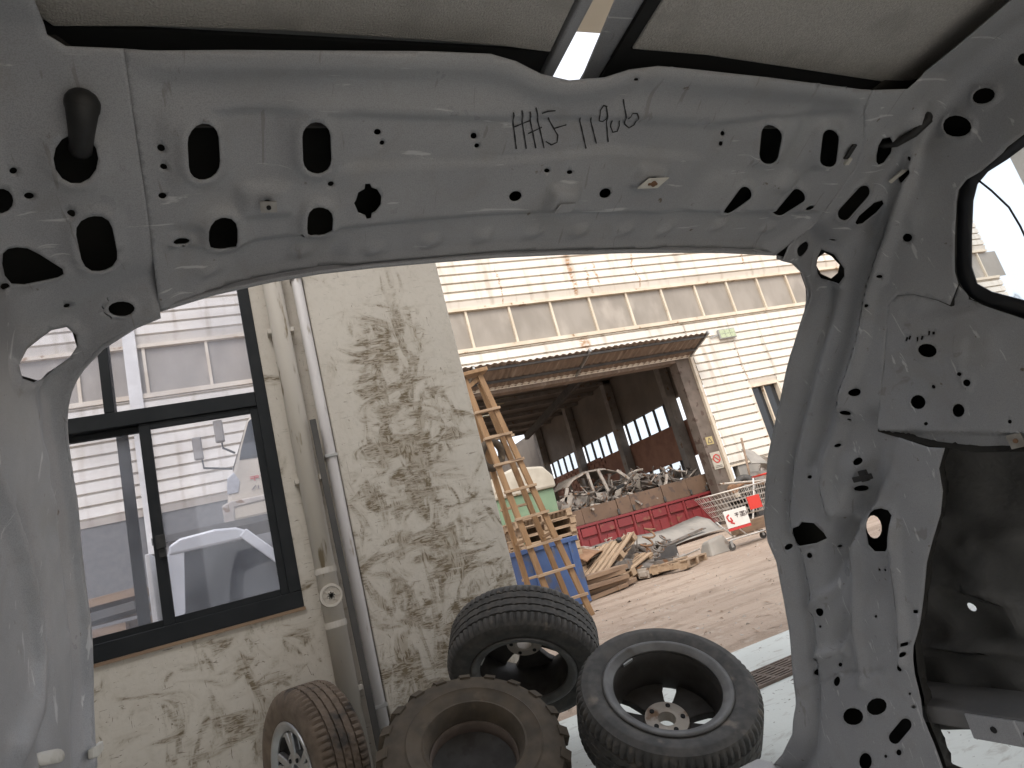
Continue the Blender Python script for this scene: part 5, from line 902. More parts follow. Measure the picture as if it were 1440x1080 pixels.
QUARTER_HOLES = [([(.7788,.2773),(.7834,.2789),(.7901,.2773),(.7974,.2726),(.804,.2659),(.8085,.2583),(.81,.2515),(.8081,.2468),(.8031,.2454),(.7963,.2472),(.789,.252),(.7827,.2587),(.7783,.2661),(.7769,.2727)],.014,.004),([(.7566,.3374),(.7578,.3383),(.7595,.3385),(.7614,.3378),(.7632,.3364),(.7644,.3346),(.765,.3328),(.7646,.3313),(.7635,.3304),(.7618,.3303),(.7598,.331),(.7581,.3324),(.7568,.3341),(.7563,.3359)],.01,.003),([(.7493,.3596),(.7512,.3611),(.7538,.3615),(.7569,.3605),(.7596,.3584),(.7616,.3556),(.7623,.3527),(.7617,.3502),(.7599,.3487),(.7571,.3484),(.7541,.3494),(.7514,.3515),(.7494,.3543),(.7487,.3572)],.01,.003),([(.8145,.3196),(.8156,.3206),(.8173,.3208),(.8191,.3203),(.8208,.319),(.8219,.3174),(.8223,.3156),(.8219,.314),(.8208,.3131),(.8191,.3129),(.8172,.3134),(.8156,.3147),(.8144,.3164),(.814,.3181)],0,0),([(.8483,.3303),(.8539,.3316),(.8605,.3301),(.8668,.3261),(.8717,.3203),(.874,.3139),(.8733,.3082),(.8698,.3043),(.8641,.303),(.8574,.3046),(.8511,.3087),(.8464,.3145),(.8442,.3208),(.8449,.3264)],.006,.002),([(.781,.3884),(.7845,.3915),(.7893,.3926),(.7947,.3913),(.7994,.388),(.8027,.3832),(.8037,.3779),(.8023,.3732),(.7988,.3701),(.7939,.3691),(.7886,.3704),(.7838,.3738),(.7807,.3786),(.7797,.3838)],.008,.003),([(.8584,.3608),(.8595,.3616),(.8611,.3617),(.863,.3611),(.8647,.3599),(.866,.3583),(.8666,.3567),(.8663,.3554),(.8652,.3546),(.8635,.3545),(.8616,.3551),(.8599,.3563),(.8586,.3579),(.8581,.3595)],0,0),([(.7184,.4539),(.7194,.4549),(.7208,.4552),(.7224,.4549),(.7238,.4539),(.7248,.4525),(.7251,.4509),(.7247,.4495),(.7237,.4486),(.7223,.4482),(.7207,.4486),(.7193,.4496),(.7183,.451),(.718,.4525)],0,0),([(.8216,.2203),(.8222,.2204),(.8228,.2201),(.8234,.2196),(.8245,.2181),(.8248,.2174),(.8248,.2168),(.8244,.2165),(.8199,.2143),(.8193,.2143),(.8187,.2145),(.8181,.215),(.817,.2166),(.8167,.2172),(.8167,.2178),(.8171,.2182)],0,0),([(.8152,.2226),(.8158,.2227),(.8165,.2224),(.817,.2219),(.8182,.2204),(.8184,.2197),(.8184,.2192),(.818,.2188),(.8136,.2167),(.813,.2166),(.8124,.2168),(.8118,.2174),(.8107,.2189),(.8104,.2195),(.8105,.2201),(.8108,.2205)],0,0),([(.8013,.2361),(.8016,.2365),(.8022,.2366),(.8028,.2364),(.8044,.2354),(.8049,.2348),(.8052,.2342),(.8052,.2336),(.8033,.2292),(.803,.2288),(.8024,.2287),(.8018,.2289),(.8002,.2299),(.7997,.2305),(.7994,.2311),(.7994,.2317)],0,0),([(.7916,.2405),(.7922,.2409),(.793,.2408),(.7938,.2404),(.7958,.2388),(.7964,.2381),(.7966,.2372),(.7964,.2365),(.7947,.2342),(.7941,.2338),(.7933,.2338),(.7925,.2343),(.7906,.2359),(.79,.2366),(.7897,.2375),(.7899,.2382)],0,0),([(.7788,.2437),(.7793,.244),(.7799,.244),(.7805,.2436),(.7819,.2425),(.7823,.2419),(.7825,.2413),(.7823,.2408),(.7796,.237),(.7792,.2367),(.7786,.2368),(.778,.2371),(.7766,.2383),(.7762,.2388),(.776,.2394),(.7761,.24)],0,0),([(.7705,.2489),(.771,.2493),(.7718,.2492),(.7726,.2488),(.7745,.2472),(.7751,.2465),(.7753,.2457),(.7751,.245),(.7741,.2436),(.7735,.2432),(.7727,.2432),(.7719,.2437),(.7701,.2452),(.7695,.2459),(.7692,.2468),(.7694,.2474)],0,0)]
GLASS_OUT = [(.5007,.1322),(.5361,.1359),(.5759,.1257),(.5991,.1147),(.6167,.1144),(.629,.1243),(.6563,.1588),(.6859,.2014),(.6912,.2211),(.6866,.2553),(.6661,.2882),(.6282,.3419)]
GLASS_IN = [(.5078,.1456),(.5429,.1435),(.5737,.131),(.5961,.13),(.6133,.141),(.64,.1753),(.6666,.2142),(.6722,.2413),(.6589,.2682),(.6173,.3236)]
PILLAR_SEAM = [(.5562,-.1728),(.5848,-.1651),(.6298,-.1266),(.6792,-.1068),(.7862,-.1211),(.8448,-.1781)]
PILLAR_EDGE = [(.845,-.1778),(.8573,-.1339),(.8874,-.0842),(.9419,-.0271),(.9823,.0019),(1.0162,.0172),(1.0608,.0391),(1.1038,.0603),(1.1817,.1036),(1.267,.1601),(1.324,.212),(1.3486,.2442),(1.3582,.2543),(1.3806,.3133),(1.3756,.3667),(1.3975,.4507),(1.4217,.5213),(1.4572,.6006),(1.4895,.6758),(1.5296,.7311),(1.596,.7634),(1.6838,.786)]
PILLAR_BACK = [(.8484,.4154),(.8761,.438),(.8882,.4743),(.9115,.5042),(.9502,.5361),(.9817,.5643),(1.0155,.6078),(1.0522,.6519),(1.085,.6839),(1.1045,.7314),(1.1137,.7777),(1.125,.8092),(1.1231,.8632),(1.1254,.9098)]
QUARTER_SEAM = [(.7209,.2343),(.735,.2119),(.7673,.1714),(.7952,.1476),(.8188,.1459),(.853,.1799),(.9101,.2409),(.9656,.3035)]
QUARTER_LOW = [(.9656,.3035),(.8401,.3917),(.7107,.4832)]
QUARTER_FLANGE = [(.8766,.3955),(.7201,.5005)]
LEFT_HOLES = [([(.6401,-.1032),(.6511,-.0995),(.6599,-.0925),(.6647,-.0839),(.6644,-.0753),(.6592,-.0687),(.6503,-.0654),(.6396,-.0658),(.6291,-.0698),(.6209,-.0765),(.6164,-.0847),(.6164,-.0928),(.621,-.0994),(.6294,-.1032)],.012,.004),([(.6533,-.0324),(.6547,-.0316),(.6557,-.0303),(.6562,-.0287),(.6558,-.0272),(.6549,-.0259),(.6535,-.0253),(.652,-.0254),(.6507,-.0262),(.6497,-.0275),(.6493,-.0291),(.6496,-.0306),(.6504,-.0318),(.6518,-.0325)],0,0),([(.6822,-.0203),(.6872,-.0173),(.6902,-.0121),(.6901,-.0056),(.6869,.0009),(.6815,.0061),(.6754,.0085),(.6701,.0077),(.6664,.0039),(.6648,-.0019),(.6651,-.0084),(.6672,-.0143),(.6712,-.0187),(.6764,-.0208)],0,0),([(.6799,-.0406),(.6815,-.0398),(.6827,-.0383),(.6832,-.0364),(.6829,-.0344),(.6819,-.0328),(.6805,-.0319),(.6788,-.0318),(.6773,-.0327),(.6763,-.0343),(.6758,-.0362),(.676,-.0382),(.6769,-.0397),(.6783,-.0406)],0,0),([(.7,-.0725),(.7015,-.0718),(.7027,-.0705),(.7033,-.0689),(.7032,-.0672),(.7024,-.0659),(.7011,-.0651),(.6996,-.065),(.698,-.0657),(.6968,-.0669),(.6962,-.0686),(.6963,-.0702),(.6971,-.0716),(.6984,-.0724)],0,0),([(.7465,-.1039),(.7567,-.102),(.7651,-.0964),(.7692,-.0887),(.7702,-.0828),(.7689,-.0752),(.7627,-.0698),(.7533,-.068),(.7239,-.0687),(.7145,-.0708),(.707,-.0762),(.7032,-.0833),(.702,-.0888),(.7029,-.096),(.7083,-.1014),(.7169,-.1035)],.012,.004),([(.7231,.0136),(.7235,.0045),(.7278,-.0074),(.7332,-.0188),(.744,-.0304),(.7558,-.0408),(.7643,-.0485),(.7718,-.048),(.7756,-.0417),(.7765,-.0217),(.7716,-.0019),(.7589,.0158),(.7432,.0225),(.7308,.0201)],.008,.003),([(.8281,-.1103),(.8323,-.1087),(.8359,-.1045),(.8381,-.0987),(.8385,-.0922),(.837,-.0866),(.834,-.0828),(.83,-.0817),(.8258,-.0833),(.8223,-.0874),(.8201,-.0931),(.8197,-.0994),(.8211,-.1051),(.8241,-.1089)],.006,.003),([(.8202,-.0448),(.8219,-.0441),(.8232,-.043),(.8237,-.0415),(.8235,-.0401),(.8225,-.039),(.8209,-.0384),(.8191,-.0384),(.8175,-.0391),(.8163,-.0403),(.8157,-.0417),(.816,-.0431),(.8169,-.0442),(.8184,-.0448)],0,0),([(.7601,.0194),(.7609,.0208),(.7606,.023),(.7591,.0257),(.7567,.0283),(.7539,.0303),(.7515,.0312),(.7499,.0308),(.7494,.0293),(.7501,.0269),(.7516,.0242),(.7537,.0217),(.7561,.0199),(.7583,.0191)],0,0),([(.8076,.0727),(.8258,.0393),(.8391,.0082),(.8432,-.0169),(.8487,-.0356),(.8604,-.0433),(.8748,-.042),(.89,-.0292),(.8977,-.0068),(.8928,.0219),(.8582,.0554),(.8219,.0777)],.012,.006),([(1.0288,.4063),(1.0256,.4108),(1.0164,.4157),(1.004,.4198),(.9721,.4278),(.9607,.4298),(.9523,.4294),(.9491,.427),(.9489,.4255),(.9515,.4215),(.9595,.417),(.9708,.4131),(1.0027,.4045),(1.0153,.4021),(1.0249,.4021),(1.0287,.4048)],.006,.002),([(.955,.3583),(.9536,.3601),(.9515,.3619),(.9491,.3632),(.9469,.3637),(.9453,.3635),(.9446,.3625),(.9449,.3609),(.9463,.3591),(.9483,.3573),(.9507,.356),(.953,.3554),(.9547,.3556),(.9554,.3567)],0,0)]
LEFT_EDGE = [(.8394,-.1355),(.8518,-.1061),(.879,-.0669),(.9183,-.0316),(.9564,.0026),(.9758,.0189),(1.0102,.043),(1.057,.0778),(1.1074,.14),(1.1361,.2035),(1.154,.2837),(1.145,.3469),(1.138,.3955)]
LEFT_SEAM = [(.5435,-.1394),(.592,-.1389),(.6833,-.1388),(.7975,-.1373),(.8377,-.1368)]
THROUGH_RIGHT = [(.9101,-.0119),(.8942,-.0142),(.8809,-.0101),(.8822,-.0006),(.8895,.0137),(.9054,.0173),(.9227,.0144),(.9248,.0012)]
THROUGH_LEFT = [(.8981,.0069),(.8867,-.0042),(.8821,-.0187),(.8874,-.0315),(.9021,-.034),(.9193,-.029),(.9325,-.0145),(.9321,-.0016),(.9155,.0071)]
THROUGH_BIG = [(1.0911,.4441),(1.0964,.4526),(1.1047,.4578),(1.1144,.4586),(1.1237,.4549),(1.1306,.4473),(1.1337,.4372),(1.1324,.4268),(1.1269,.4181),(1.1184,.413),(1.1085,.4123),(1.0994,.4163),(1.0927,.424),(1.0898,.4339)]
CARX = .4615                       # centre line of the car
ZW = np.array([-.2,.4,.9,1.1,1.3,1.40,1.5]); XW = np.array([1.19,1.19,1.18,1.165,1.137,1.118,1.10]); RF = .045
def head_z(Y): return np.minimum(1.464, 1.418-.42*(Y-.639))
def wall_x(z): return np.interp(z, ZW, XW)
def map_side(Y, s):
    Y = np.asarray(Y, float); s = np.asarray(s, float); zc = head_z(Y); xc = wall_x(zc)
    def ext(q): return np.where(q < 0, xc+q, wall_x(zc-q)), np.where(q < 0, zc, zc-q)
    X, Z = ext(s); t = np.clip((s+RF)/(2*RF),0,1); A = ext(-RF+0*s); B = ext(RF+0*s)
    bx = (1-t)**2*A[0]+2*t*(1-t)*xc+t*t*B[0]; bz = (1-t)**2*A[1]+2*t*(1-t)*zc+t*t*B[1]
    m = np.abs(s) < RF
    return np.stack([np.where(m,bx,X), Y+0*s, np.where(m,bz,Z)], -1)
def map_left(Y, s):
    P = map_side(Y, s); P[...,0] = 2*CARX-P[...,0]; return P
def map_head(X, Y):
    X = np.asarray(X, float); Y = np.asarray(Y, float)
    return np.stack([X+0*Y, Y+0*X, 1.418-.42*(Y-.639)+0*X], -1)
INSIDE = np.array([.46,.3,1.0])
def normal(f, a, b):
    e = 1e-4; P = f(a,b); n = np.cross(f(a+e,b)-f(a-e,b), f(a,b+e)-f(a,b-e)); n /= np.linalg.norm(n,axis=-1,keepdims=True)
    return n*np.sign((n*(INSIDE-P)).sum(-1,keepdims=True))
def inside(pts, poly):
    x, y = pts[:,0], pts[:,1]; r = np.zeros(len(pts), bool); n = len(poly)
    for i in range(n):
        x0, y0 = poly[i]; x1, y1 = poly[(i+1)%n]
        if y0 == y1: continue
        c = ((y0 > y) != (y1 > y)) & (x < (x1-x0)*(y-y0)/(y1-y0)+x0); r ^= c
    return r
def seg_dist(pts, line, closed=True):
    d = np.full(len(pts), 1e9); n = len(line)
    for i in range(n if closed else n-1):
        a = np.array(line[i]); b = np.array(line[(i+1)%n]); ab = b-a; q = ab@ab
        if q < 1e-14: continue
        t = np.clip(((pts-a)@ab)/q, 0, 1); d = np.minimum(d, np.linalg.norm(pts-(a+t[:,None]*ab), axis=1))
    return d
def sstep(x): x = np.clip(x,0,1); return x*x*(3-2*x)
def densify(poly, step, closed=True):
    o = []; n = len(poly)
    for i in range(n if closed else n-1):
        a, b = poly[i], poly[(i+1)%n]; k = max(1, int(math.hypot(b[0]-a[0], b[1]-a[1])/step))
        o += [(a[0]+(b[0]-a[0])*j/k, a[1]+(b[1]-a[1])*j/k) for j in range(k)]
    if not closed: o.append(poly[-1])
    return o
def clean(poly):
    o = []
    for p in poly:
        if not o or math.hypot(p[0]-o[-1][0], p[1]-o[-1][1]) > 2e-4: o.append(tuple(p))
    while len(o) > 3 and math.hypot(o[0][0]-o[-1][0], o[0][1]-o[-1][1]) < 2e-4: o.pop()
    return o
def panel(name, outline, holes, f, res, m, parent, relief=None, back=0.0, thick=.0014, taper=.02, rims=None):
    """sheet-metal panel: outline and punched holes triangulated in panel coordinates, then pressed into shape"""
    outline = densify(clean(outline), res)
    holes = [(clean(p), w_, h_) for p, w_, h_ in holes]
    pts = list(outline); edges = [(i,(i+1)%len(outline)) for i in range(len(outline))]
    extra = []
    for p, w_, h_ in holes:
        k = len(pts); pts += p; edges += [(k+i, k+(i+1)%len(p)) for i in range(len(p))]
        c = np.mean(p, axis=0)
        if w_:
            P = np.array(p); d = P-c; L = np.linalg.norm(d,axis=1,keepdims=True)+1e-9
            for g in (.5,1.0): extra += [tuple(q) for q in (P+d/L*w_*g)]
    O = np.array(outline); lo, hi = O.min(0), O.max(0)
    gx, gy = np.meshgrid(np.arange(lo[0]+res/2,hi[0],res), np.arange(lo[1]+res/2,hi[1],res), indexing='ij')
    gx = gx + (np.arange(gx.shape[1])%2)*res*.5
    G = np.stack([gx.ravel(),gy.ravel()],-1)
    if extra: G = np.concatenate([G, np.array(extra)])
    ok = inside(G, outline) & (seg_dist(G, outline) > res*.35)
    for p, w_, h_ in holes:
        if not ok.any(): break
        c = np.mean(p,axis=0); rad = max(math.hypot(q[0]-c[0],q[1]-c[1]) for q in p)+res
        near = ok & (np.abs(G[:,0]-c[0]) < rad) & (np.abs(G[:,1]-c[1]) < rad)
        idx = np.where(near)[0]
        if len(idx):
            bad = inside(G[idx], p) | (seg_dist(G[idx], p) < res*.25); ok[idx[bad]] = False
    allp = [Vector(q) for q in pts] + [Vector(q) for q in G[ok]]
    V, E_, F, *_ = delaunay_2d_cdt(allp, edges, [], 0, 1e-7)
    V = np.array([(q.x,q.y) for q in V]); F = np.array([t for t in F if len(t) == 3])
    cen = V[F].mean(1); keep = inside(cen, outline)
    for p, _, _ in holes:
        c = np.mean(p,axis=0); rad = max(math.hypot(q[0]-c[0],q[1]-c[1]) for q in p)
        idx = np.where(keep & (np.abs(cen[:,0]-c[0]) < rad) & (np.abs(cen[:,1]-c[1]) < rad))[0]
        if len(idx): keep[idx[inside(cen[idx], p)]] = False
    F = F[keep]
    hgt = relief(V[:,0],V[:,1]) if relief else np.zeros(len(V))
    for p, w_, h_ in holes:
        if w_:
            c = np.mean(p,axis=0); rad = max(math.hypot(q[0]-c[0],q[1]-c[1]) for q in p)+w_+.02
            idx = np.where((np.abs(V[:,0]-c[0]) < rad) & (np.abs(V[:,1]-c[1]) < rad))[0]
            d = seg_dist(V[idx], p); hgt[idx] += h_*(1-sstep((d-w_*.35)/(w_*.65)))
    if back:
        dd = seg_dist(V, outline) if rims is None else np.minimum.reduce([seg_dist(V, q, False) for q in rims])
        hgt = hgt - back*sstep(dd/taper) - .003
    P = f(V[:,0],V[:,1]) + normal(f,V[:,0],V[:,1])*hgt[:,None]
    me = bpy.data.meshes.new(name); me.from_pydata(P.tolist(), [], F.tolist())
    bm = bmesh.new(); bm.from_mesh(me)
    loose = [q for q in bm.verts if not q.link_faces]; bmesh.ops.delete(bm, geom=loose, context='VERTS')
    bm.normal_update()
    bm.faces.ensure_lookup_table()
    flip = [fc for fc in bm.faces if fc.normal.dot(Vector(INSIDE)-fc.calc_center_median()) < 0]
    if flip: bmesh.ops.reverse_faces(bm, faces=flip)
    bm.to_mesh(me); bm.free()
    o = link(name, me, m, parent, smooth=True)
    s = o.modifiers.new('sheet','SOLIDIFY'); s.thickness = thick; s.offset = -1
    return o
def ridge(a, b, line, width, height):
    d = seg_dist(np.stack([a,b],-1), line, False); return height*np.exp(-(d/width)**2)
def step_line(a, b, line, width, height):           # rises by height on the far-b side of a line
    y = np.interp(a, [p[0] for p in line], [p[1] for p in line]); return height*sstep((b-y)/width+.5)
def bump_at(a, b, c, ra, rb_, height, ang=0.0, flat=2.0):
    ca, sa = math.cos(ang), math.sin(ang); x = (a-c[0])*ca+(b-c[1])*sa; y = -(a-c[0])*sa+(b-c[1])*ca
    return height*np.exp(-((np.abs(x)/ra)**flat+(np.abs(y)/rb_)**flat))

car = thing('car_body', 'stripped grey car body shell seen from inside, rear hatch opening empty', 'car body', (.46,.5,0))
CI = Matrix.Translation((-.46,-.5,0))
def cpart(o):
    o.data.transform(CI); return o
def cmk(name, mb, m, par=None, **k):
    mb.xf(CI); return mk(name, mb, m, par or car, **k)

# ---- rear header panel
def head_relief(x, y):
    hh = -step_line(x,y,LEDGE_UP,.014,.010)*sstep((x+.03)/.06)*sstep((.96-x)/.05)
    hh += step_line(x,y,LEDGE_MID,.010,.006)*sstep((x-.14)/.03)*sstep((.70-x)/.05)
    hh += -step_line(x,y,CREASE,.008,.010)
    lip = np.interp(x,[p[0] for p in HEAD_LIP],[p[1] for p in HEAD_LIP])
    hh += .005*np.exp(-((y-lip-.012)/.012)**2) - .006*np.exp(-((y-lip-.04)/.02)**2)
    edge = np.interp(x,[p[0] for p in HEAD_EDGE],[p[1] for p in HEAD_EDGE])
    hh += .004*sstep((y-edge+.012)/.010)
    for c in DIMPLES: hh += bump_at(x,y,c,.014,.008,.0065,-.25,3)
    for c, ra, rb_ in (((.007,.637),.034,.048),((.123,.636),.034,.048),((.813,.632),.030,.042),((.905,.640),.030,.044)): hh += bump_at(x,y,c,ra,rb_,.0085,0,4)
    for c, ra, rb_ in (((.014,.738),.030,.034),((.125,.729),.030,.034),((.746,.722),.034,.030),((.858,.730),.034,.030)): hh += bump_at(x,y,c,ra,rb_,.0075,0,4)
    hh += bump_at(x,y,(.0655,.700),.028,.020,.010,0,6) + bump_at(x,y,(.4577,.712),.024,.018,.014,.1,6) + bump_at(x,y,(.594,.6855),.026,.016,.011,.2,6) + bump_at(x,y,(.880,.704),.022,.014,.008,.3,5)
    hh += bump_at(x,y,(-.02,.741),.030,.016,-.006,.1,4)
    pq = np.stack([x,y],-1); hh *= sstep(np.minimum(seg_dist(pq,SEAM_LEFT,False), seg_dist(pq,SEAM_RIGHT,False))/.03)
    hh += .0016*np.sin(x*9+1)*np.sin(y*17)
    hh += bump_at(x,y,(.30,.68),.10,.03,-.003,0,3) + bump_at(x,y,(.50,.64),.12,.04,-.003,0,3)
    return hh
head_out = HEAD_LIP + list(reversed(SEAM_RIGHT))[::-1][1:] + list(reversed(HEAD_EDGE))[1:] + list(reversed(SEAM_LEFT))[1:-1]
cpart(panel('header_panel', head_out, HEAD_HOLES, map_head, .0052, 'primer', car, head_relief))
# ---- right corner, rail and pillar in one pressing
rail_in = -.083
pil_out = [(-.55,rail_in),(.535,rail_in),(.553,-.095)] + PILLAR_SEAM + PILLAR_EDGE[1:] + [(1.69,.93),(1.13,.98)] + list(reversed(PILLAR_BACK))
qs = list(reversed(QUARTER_SEAM))
pil_out += [(.8766,.3955)] + qs + list(reversed(GLASS_OUT[:9])) + [(.15,.13),(.10,.16),(.08,.25),(.06,.45),(-.1,.45),(-.12,.12),(-.3,.09),(-.55,.09)]
RIDGE1 = [(.60,-.03),(.6812,.0332),(.8313,.0919),(.9068,.1506),(1.0326,.2143),(1.1067,.2629),(1.1495,.3031),(1.16,.36),(1.1,.42)]
def pil_relief(y, s):
    hh = ridge(y,s,RIDGE1,.016,.011)
    hh += -ridge(y,s,[(.76,.03),(.86,.075),(.95,.13),(1.07,.185),(1.16,.24)],.022,.013)
    hh += -bump_at(y,s,(1.02,.275),.055,.09,.014,.7,4)
    hh += bump_at(y,s,(1.0,.22),.03,.035,.010,.5,2)
    hh += -bump_at(y,s,(1.12,.40),.12,.03,.030,.4,3)
    hh += ridge(y,s,[(1.13,.43),(1.18,.53),(1.22,.60),(1.25,.70)],.014,.008) + ridge(y,s,[(1.02,.47),(1.075,.59),(1.12,.70)],.012,.010)
    hh += -bump_at(y,s,(1.22,.48),.05,.03,.012,.6,3) - bump_at(y,s,(1.27,.585),.05,.022,.010,.6,3) - bump_at(y,s,(1.13,.55),.035,.06,.008,.5,2)
    hh += ridge(y,s,[(1.24,.50),(1.34,.50)],.012,.010) + ridge(y,s,[(1.28,.62),(1.38,.60)],.012,.010)
    hh += -ridge(y,s,[(1.18,.70),(1.32,.66),(1.47,.65)],.0035,.004)
    hh += .006*sstep((s-.66)/.05)
    d = seg_dist(np.stack([y,s],-1), PILLAR_EDGE, False); hh += .010*(1-sstep(d/.030)) - .012*np.exp(-((d-.055)/.018)**2)
    hh += -bump_at(y,s,(.61,.0),.10,.025,.006,-.2,3) + bump_at(y,s,(.70,.075),.03,.02,.004,.5,2)
    hh += bump_at(y,s,(.80,.045),.018,.018,.004,0,2)
    return hh*1.55 + .0015*np.sin(y*23)*np.sin(s*31+1)
cpart(panel('hatch_pillar', pil_out, PILLAR_HOLES, map_side, .0075, 'primer', car, pil_relief))
# ---- right quarter panel below the side glass
q_out = [(.7225,.2330)] + [(a+.001,b_) for a,b_ in QUARTER_SEAM[1:]] + [(.8766,.3935),(.80,.455),(.7201,.505),(.40,.505),(.06,.505),(.07,.20),(.10,.33),(.50,.345)] + list(reversed(GLASS_OUT))[:4]
q_out = [(a,b_) for a,b_ in q_out]
def q_relief(y, s):
    hh = bump_at(y,s,(.735,.225),.05,.035,-.006,.5,4)
    hh += bump_at(y,s,(.84,.33),.030,.052,-.005,.75,5) + bump_at(y,s,(.66,.375),.035,.045,-.005,.9,5)
    hh += bump_at(y,s,(.745,.305),.022,.014,.006,.8,3)
    low = np.interp(y,[.7107,.8401,.9656],[.4832,.3917,.3035]); hh += -.016*sstep((s-low+.004)/.008)
    hh += -ridge(y,s,[(.69,.26),(.73,.235),(.80,.185)],.010,.008)
    return hh
cpart(panel('quarter_panel', q_out, QUARTER_HOLES, map_side, .0065, 'primer', car, q_relief))
# ---- left corner and pillar
left_out = [(-.55,rail_in),(.535,rail_in),(.5435,-.095)] + LEFT_SEAM + LEFT_EDGE[1:] + [(1.15,.55),(1.30,.74),(1.62,.80),(1.62,.93),(-.2,1.0),(-.2,.45),(-.55,.09)]
def left_relief(y, s):
    hh = ridge(y,s,[(.70,.19),(.8096,.2185),(.8725,.2431),(.9187,.2868),(.9369,.3298),(.9277,.3812),(.8631,.443)],.014,.012)
    hh += -ridge(y,s,[(.88,.20),(.96,.26),(.98,.34),(.96,.42)],.020,.010)
    d = seg_dist(np.stack([y,s],-1), LEFT_EDGE, False); hh += .010*(1-sstep(d/.018)) - .008*np.exp(-((d-.045)/.02)**2)
    for k in range(7): hh += bump_at(y,s,(.93+.028*k,.035+.045*k),.016,.016,.004,0,2)
    hh += bump_at(y,s,(.64,-.085),.05,.045,.004,0,4) + .0015*np.sin(y*23)*np.sin(s*31+1)
    return hh
PLUG = LEFT_HOLES[11][0]
cpart(panel('hatch_pillar', left_out, LEFT_HOLES[:11]+LEFT_HOLES[12:], map_left, .0075, 'primer', car, left_relief))
cpart(panel('plug', PLUG, [], map_left, .006, 'white_plastic', car, lambda y,s: .0025+left_relief(y,s)+0*y, thick=.002))
# ---- outer skins closing the box sections behind the holes, cavity shade put into their colour
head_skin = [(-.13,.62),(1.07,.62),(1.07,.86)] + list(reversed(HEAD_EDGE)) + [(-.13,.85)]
cpart(panel('header_skin', head_skin, [], map_head, .02, 'cavity_shade', car, lambda x,y: -.013+0*x, back=.040, rims=[HEAD_EDGE]))
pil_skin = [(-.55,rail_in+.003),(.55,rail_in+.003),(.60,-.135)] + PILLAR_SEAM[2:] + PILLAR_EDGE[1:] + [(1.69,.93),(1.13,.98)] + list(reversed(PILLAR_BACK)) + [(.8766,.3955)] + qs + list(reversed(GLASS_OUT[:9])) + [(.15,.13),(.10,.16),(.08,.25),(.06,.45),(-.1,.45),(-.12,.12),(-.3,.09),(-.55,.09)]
cpart(panel('pillar_skin', pil_skin, [(THROUGH_RIGHT,0,0),(THROUGH_BIG,0,0)], map_side, .015, 'cavity_shade', car, back=.045, rims=[PILLAR_EDGE,PILLAR_BACK,QUARTER_SEAM,GLASS_OUT]))
cpart(panel('quarter_skin', q_out, [], map_side, .02, 'cavity_shade', car, back=.045))
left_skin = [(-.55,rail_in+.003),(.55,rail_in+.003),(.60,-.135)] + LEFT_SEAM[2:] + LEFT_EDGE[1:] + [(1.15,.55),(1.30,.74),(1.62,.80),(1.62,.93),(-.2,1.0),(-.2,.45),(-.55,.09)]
cpart(panel('pillar_skin', left_skin, [([(.906+(p-.906)*1.22,-.013+(q+.013)*1.25) for p,q in THROUGH_LEFT],0,0)], map_left, .015, 'cavity_shade', car, back=.045, rims=[LEFT_EDGE]))
# ---- welded flange round the hatch opening
def flange(pts2, f, name='flange', r=.0035, depth=.010, lift=.006):
    pts2 = densify(pts2, .012, False); a = np.array([p[0] for p in pts2]); b_ = np.array([p[1] for p in pts2])
    n = normal(f,a,b_); P = f(a,b_)+n*lift; Q = P-n*(depth+lift)
    mb = MB(); mb.tube([Vector(p) for p in P], r, 8)
    k = len(P); mb.add([*P.tolist(), *Q.tolist()], [(i,i+1,k+i+1,k+i) for i in range(k-1)])
    cmk(name, mb, 'primer', smooth=True)
flange(PILLAR_EDGE, map_side); flange(HEAD_EDGE, map_head, lift=-.004, depth=.018); flange(LEFT_EDGE, map_left)
# ---- roof: skin with a slot, two felt pads, black sealing strip
rs = MB()
def slab(mb, poly, z0, z1): mb.prism(poly, 'z', z0, z1)
RZ0, RZ1 = 1.503, 1.506
slab(rs, [(-.20,-.45),(.428,-.45),(.428,.643),(-.20,.643)], RZ0, RZ1); slab(rs, [(.476,.30),(1.14,.30),(1.14,.643),(.476,.643)], RZ0, RZ1)
slab(rs, [(.428,-.45),(1.14,-.45),(1.14,.30),(.428,.30)], RZ0, RZ1); slab(rs, [(.428,.30),(.476,.30),(.476,.60),(.445,.36),(.436,.36),(.428,.60)], RZ0, RZ1)
cmk('roof_skin', rs, 'primer')
cmk('roof_closing_strip', MB().box(-.20,1.14,.640,.643,1.452,1.5028), 'shaded_inner')
pad1 = MB(); slab(pad1, [(-.118,-.42),(.392,-.42),(.406,.560),(.34,.5545),(.25,.5525),(.1,.5505),(-.02,.5545),(-.10,.5605),(-.112,.545)], 1.495, 1.5025)
cmk('roof_pad', pad1, 'felt', bevel=.002)
pad2 = MB(); slab(pad2, [(.505,-.42),(1.098,-.42),(1.095,.592),(1.013,.584),(.822,.567),(.636,.551),(.517,.548)], 1.495, 1.5025)
cmk('roof_pad', pad2, 'felt', bevel=.002)
cmk('seal_strip', MB().prism([(.484,-.42),(.5035,-.42),(.518,.545),(.499,.57)], 'z', 1.4975, 1.5028), 'seal_and_gap_black')
cmk('roof_bow', MB().box(.408,.424,-.42,.60,1.490,1.5028), 'primer', bevel=.003)
# black strips standing in for shade in the gap between pads and header
cmk('gap_shade', MB().box(-.2,.407,.562,.638,1.498,1.5028), 'seal_and_gap_black'); cmk('gap_shade', MB().prism([(.50,.549),(.636,.552),(.822,.568),(1.013,.585),(1.12,.596),(1.12,.638),(.50,.638)],'z',1.498,1.5028), 'seal_and_gap_black')
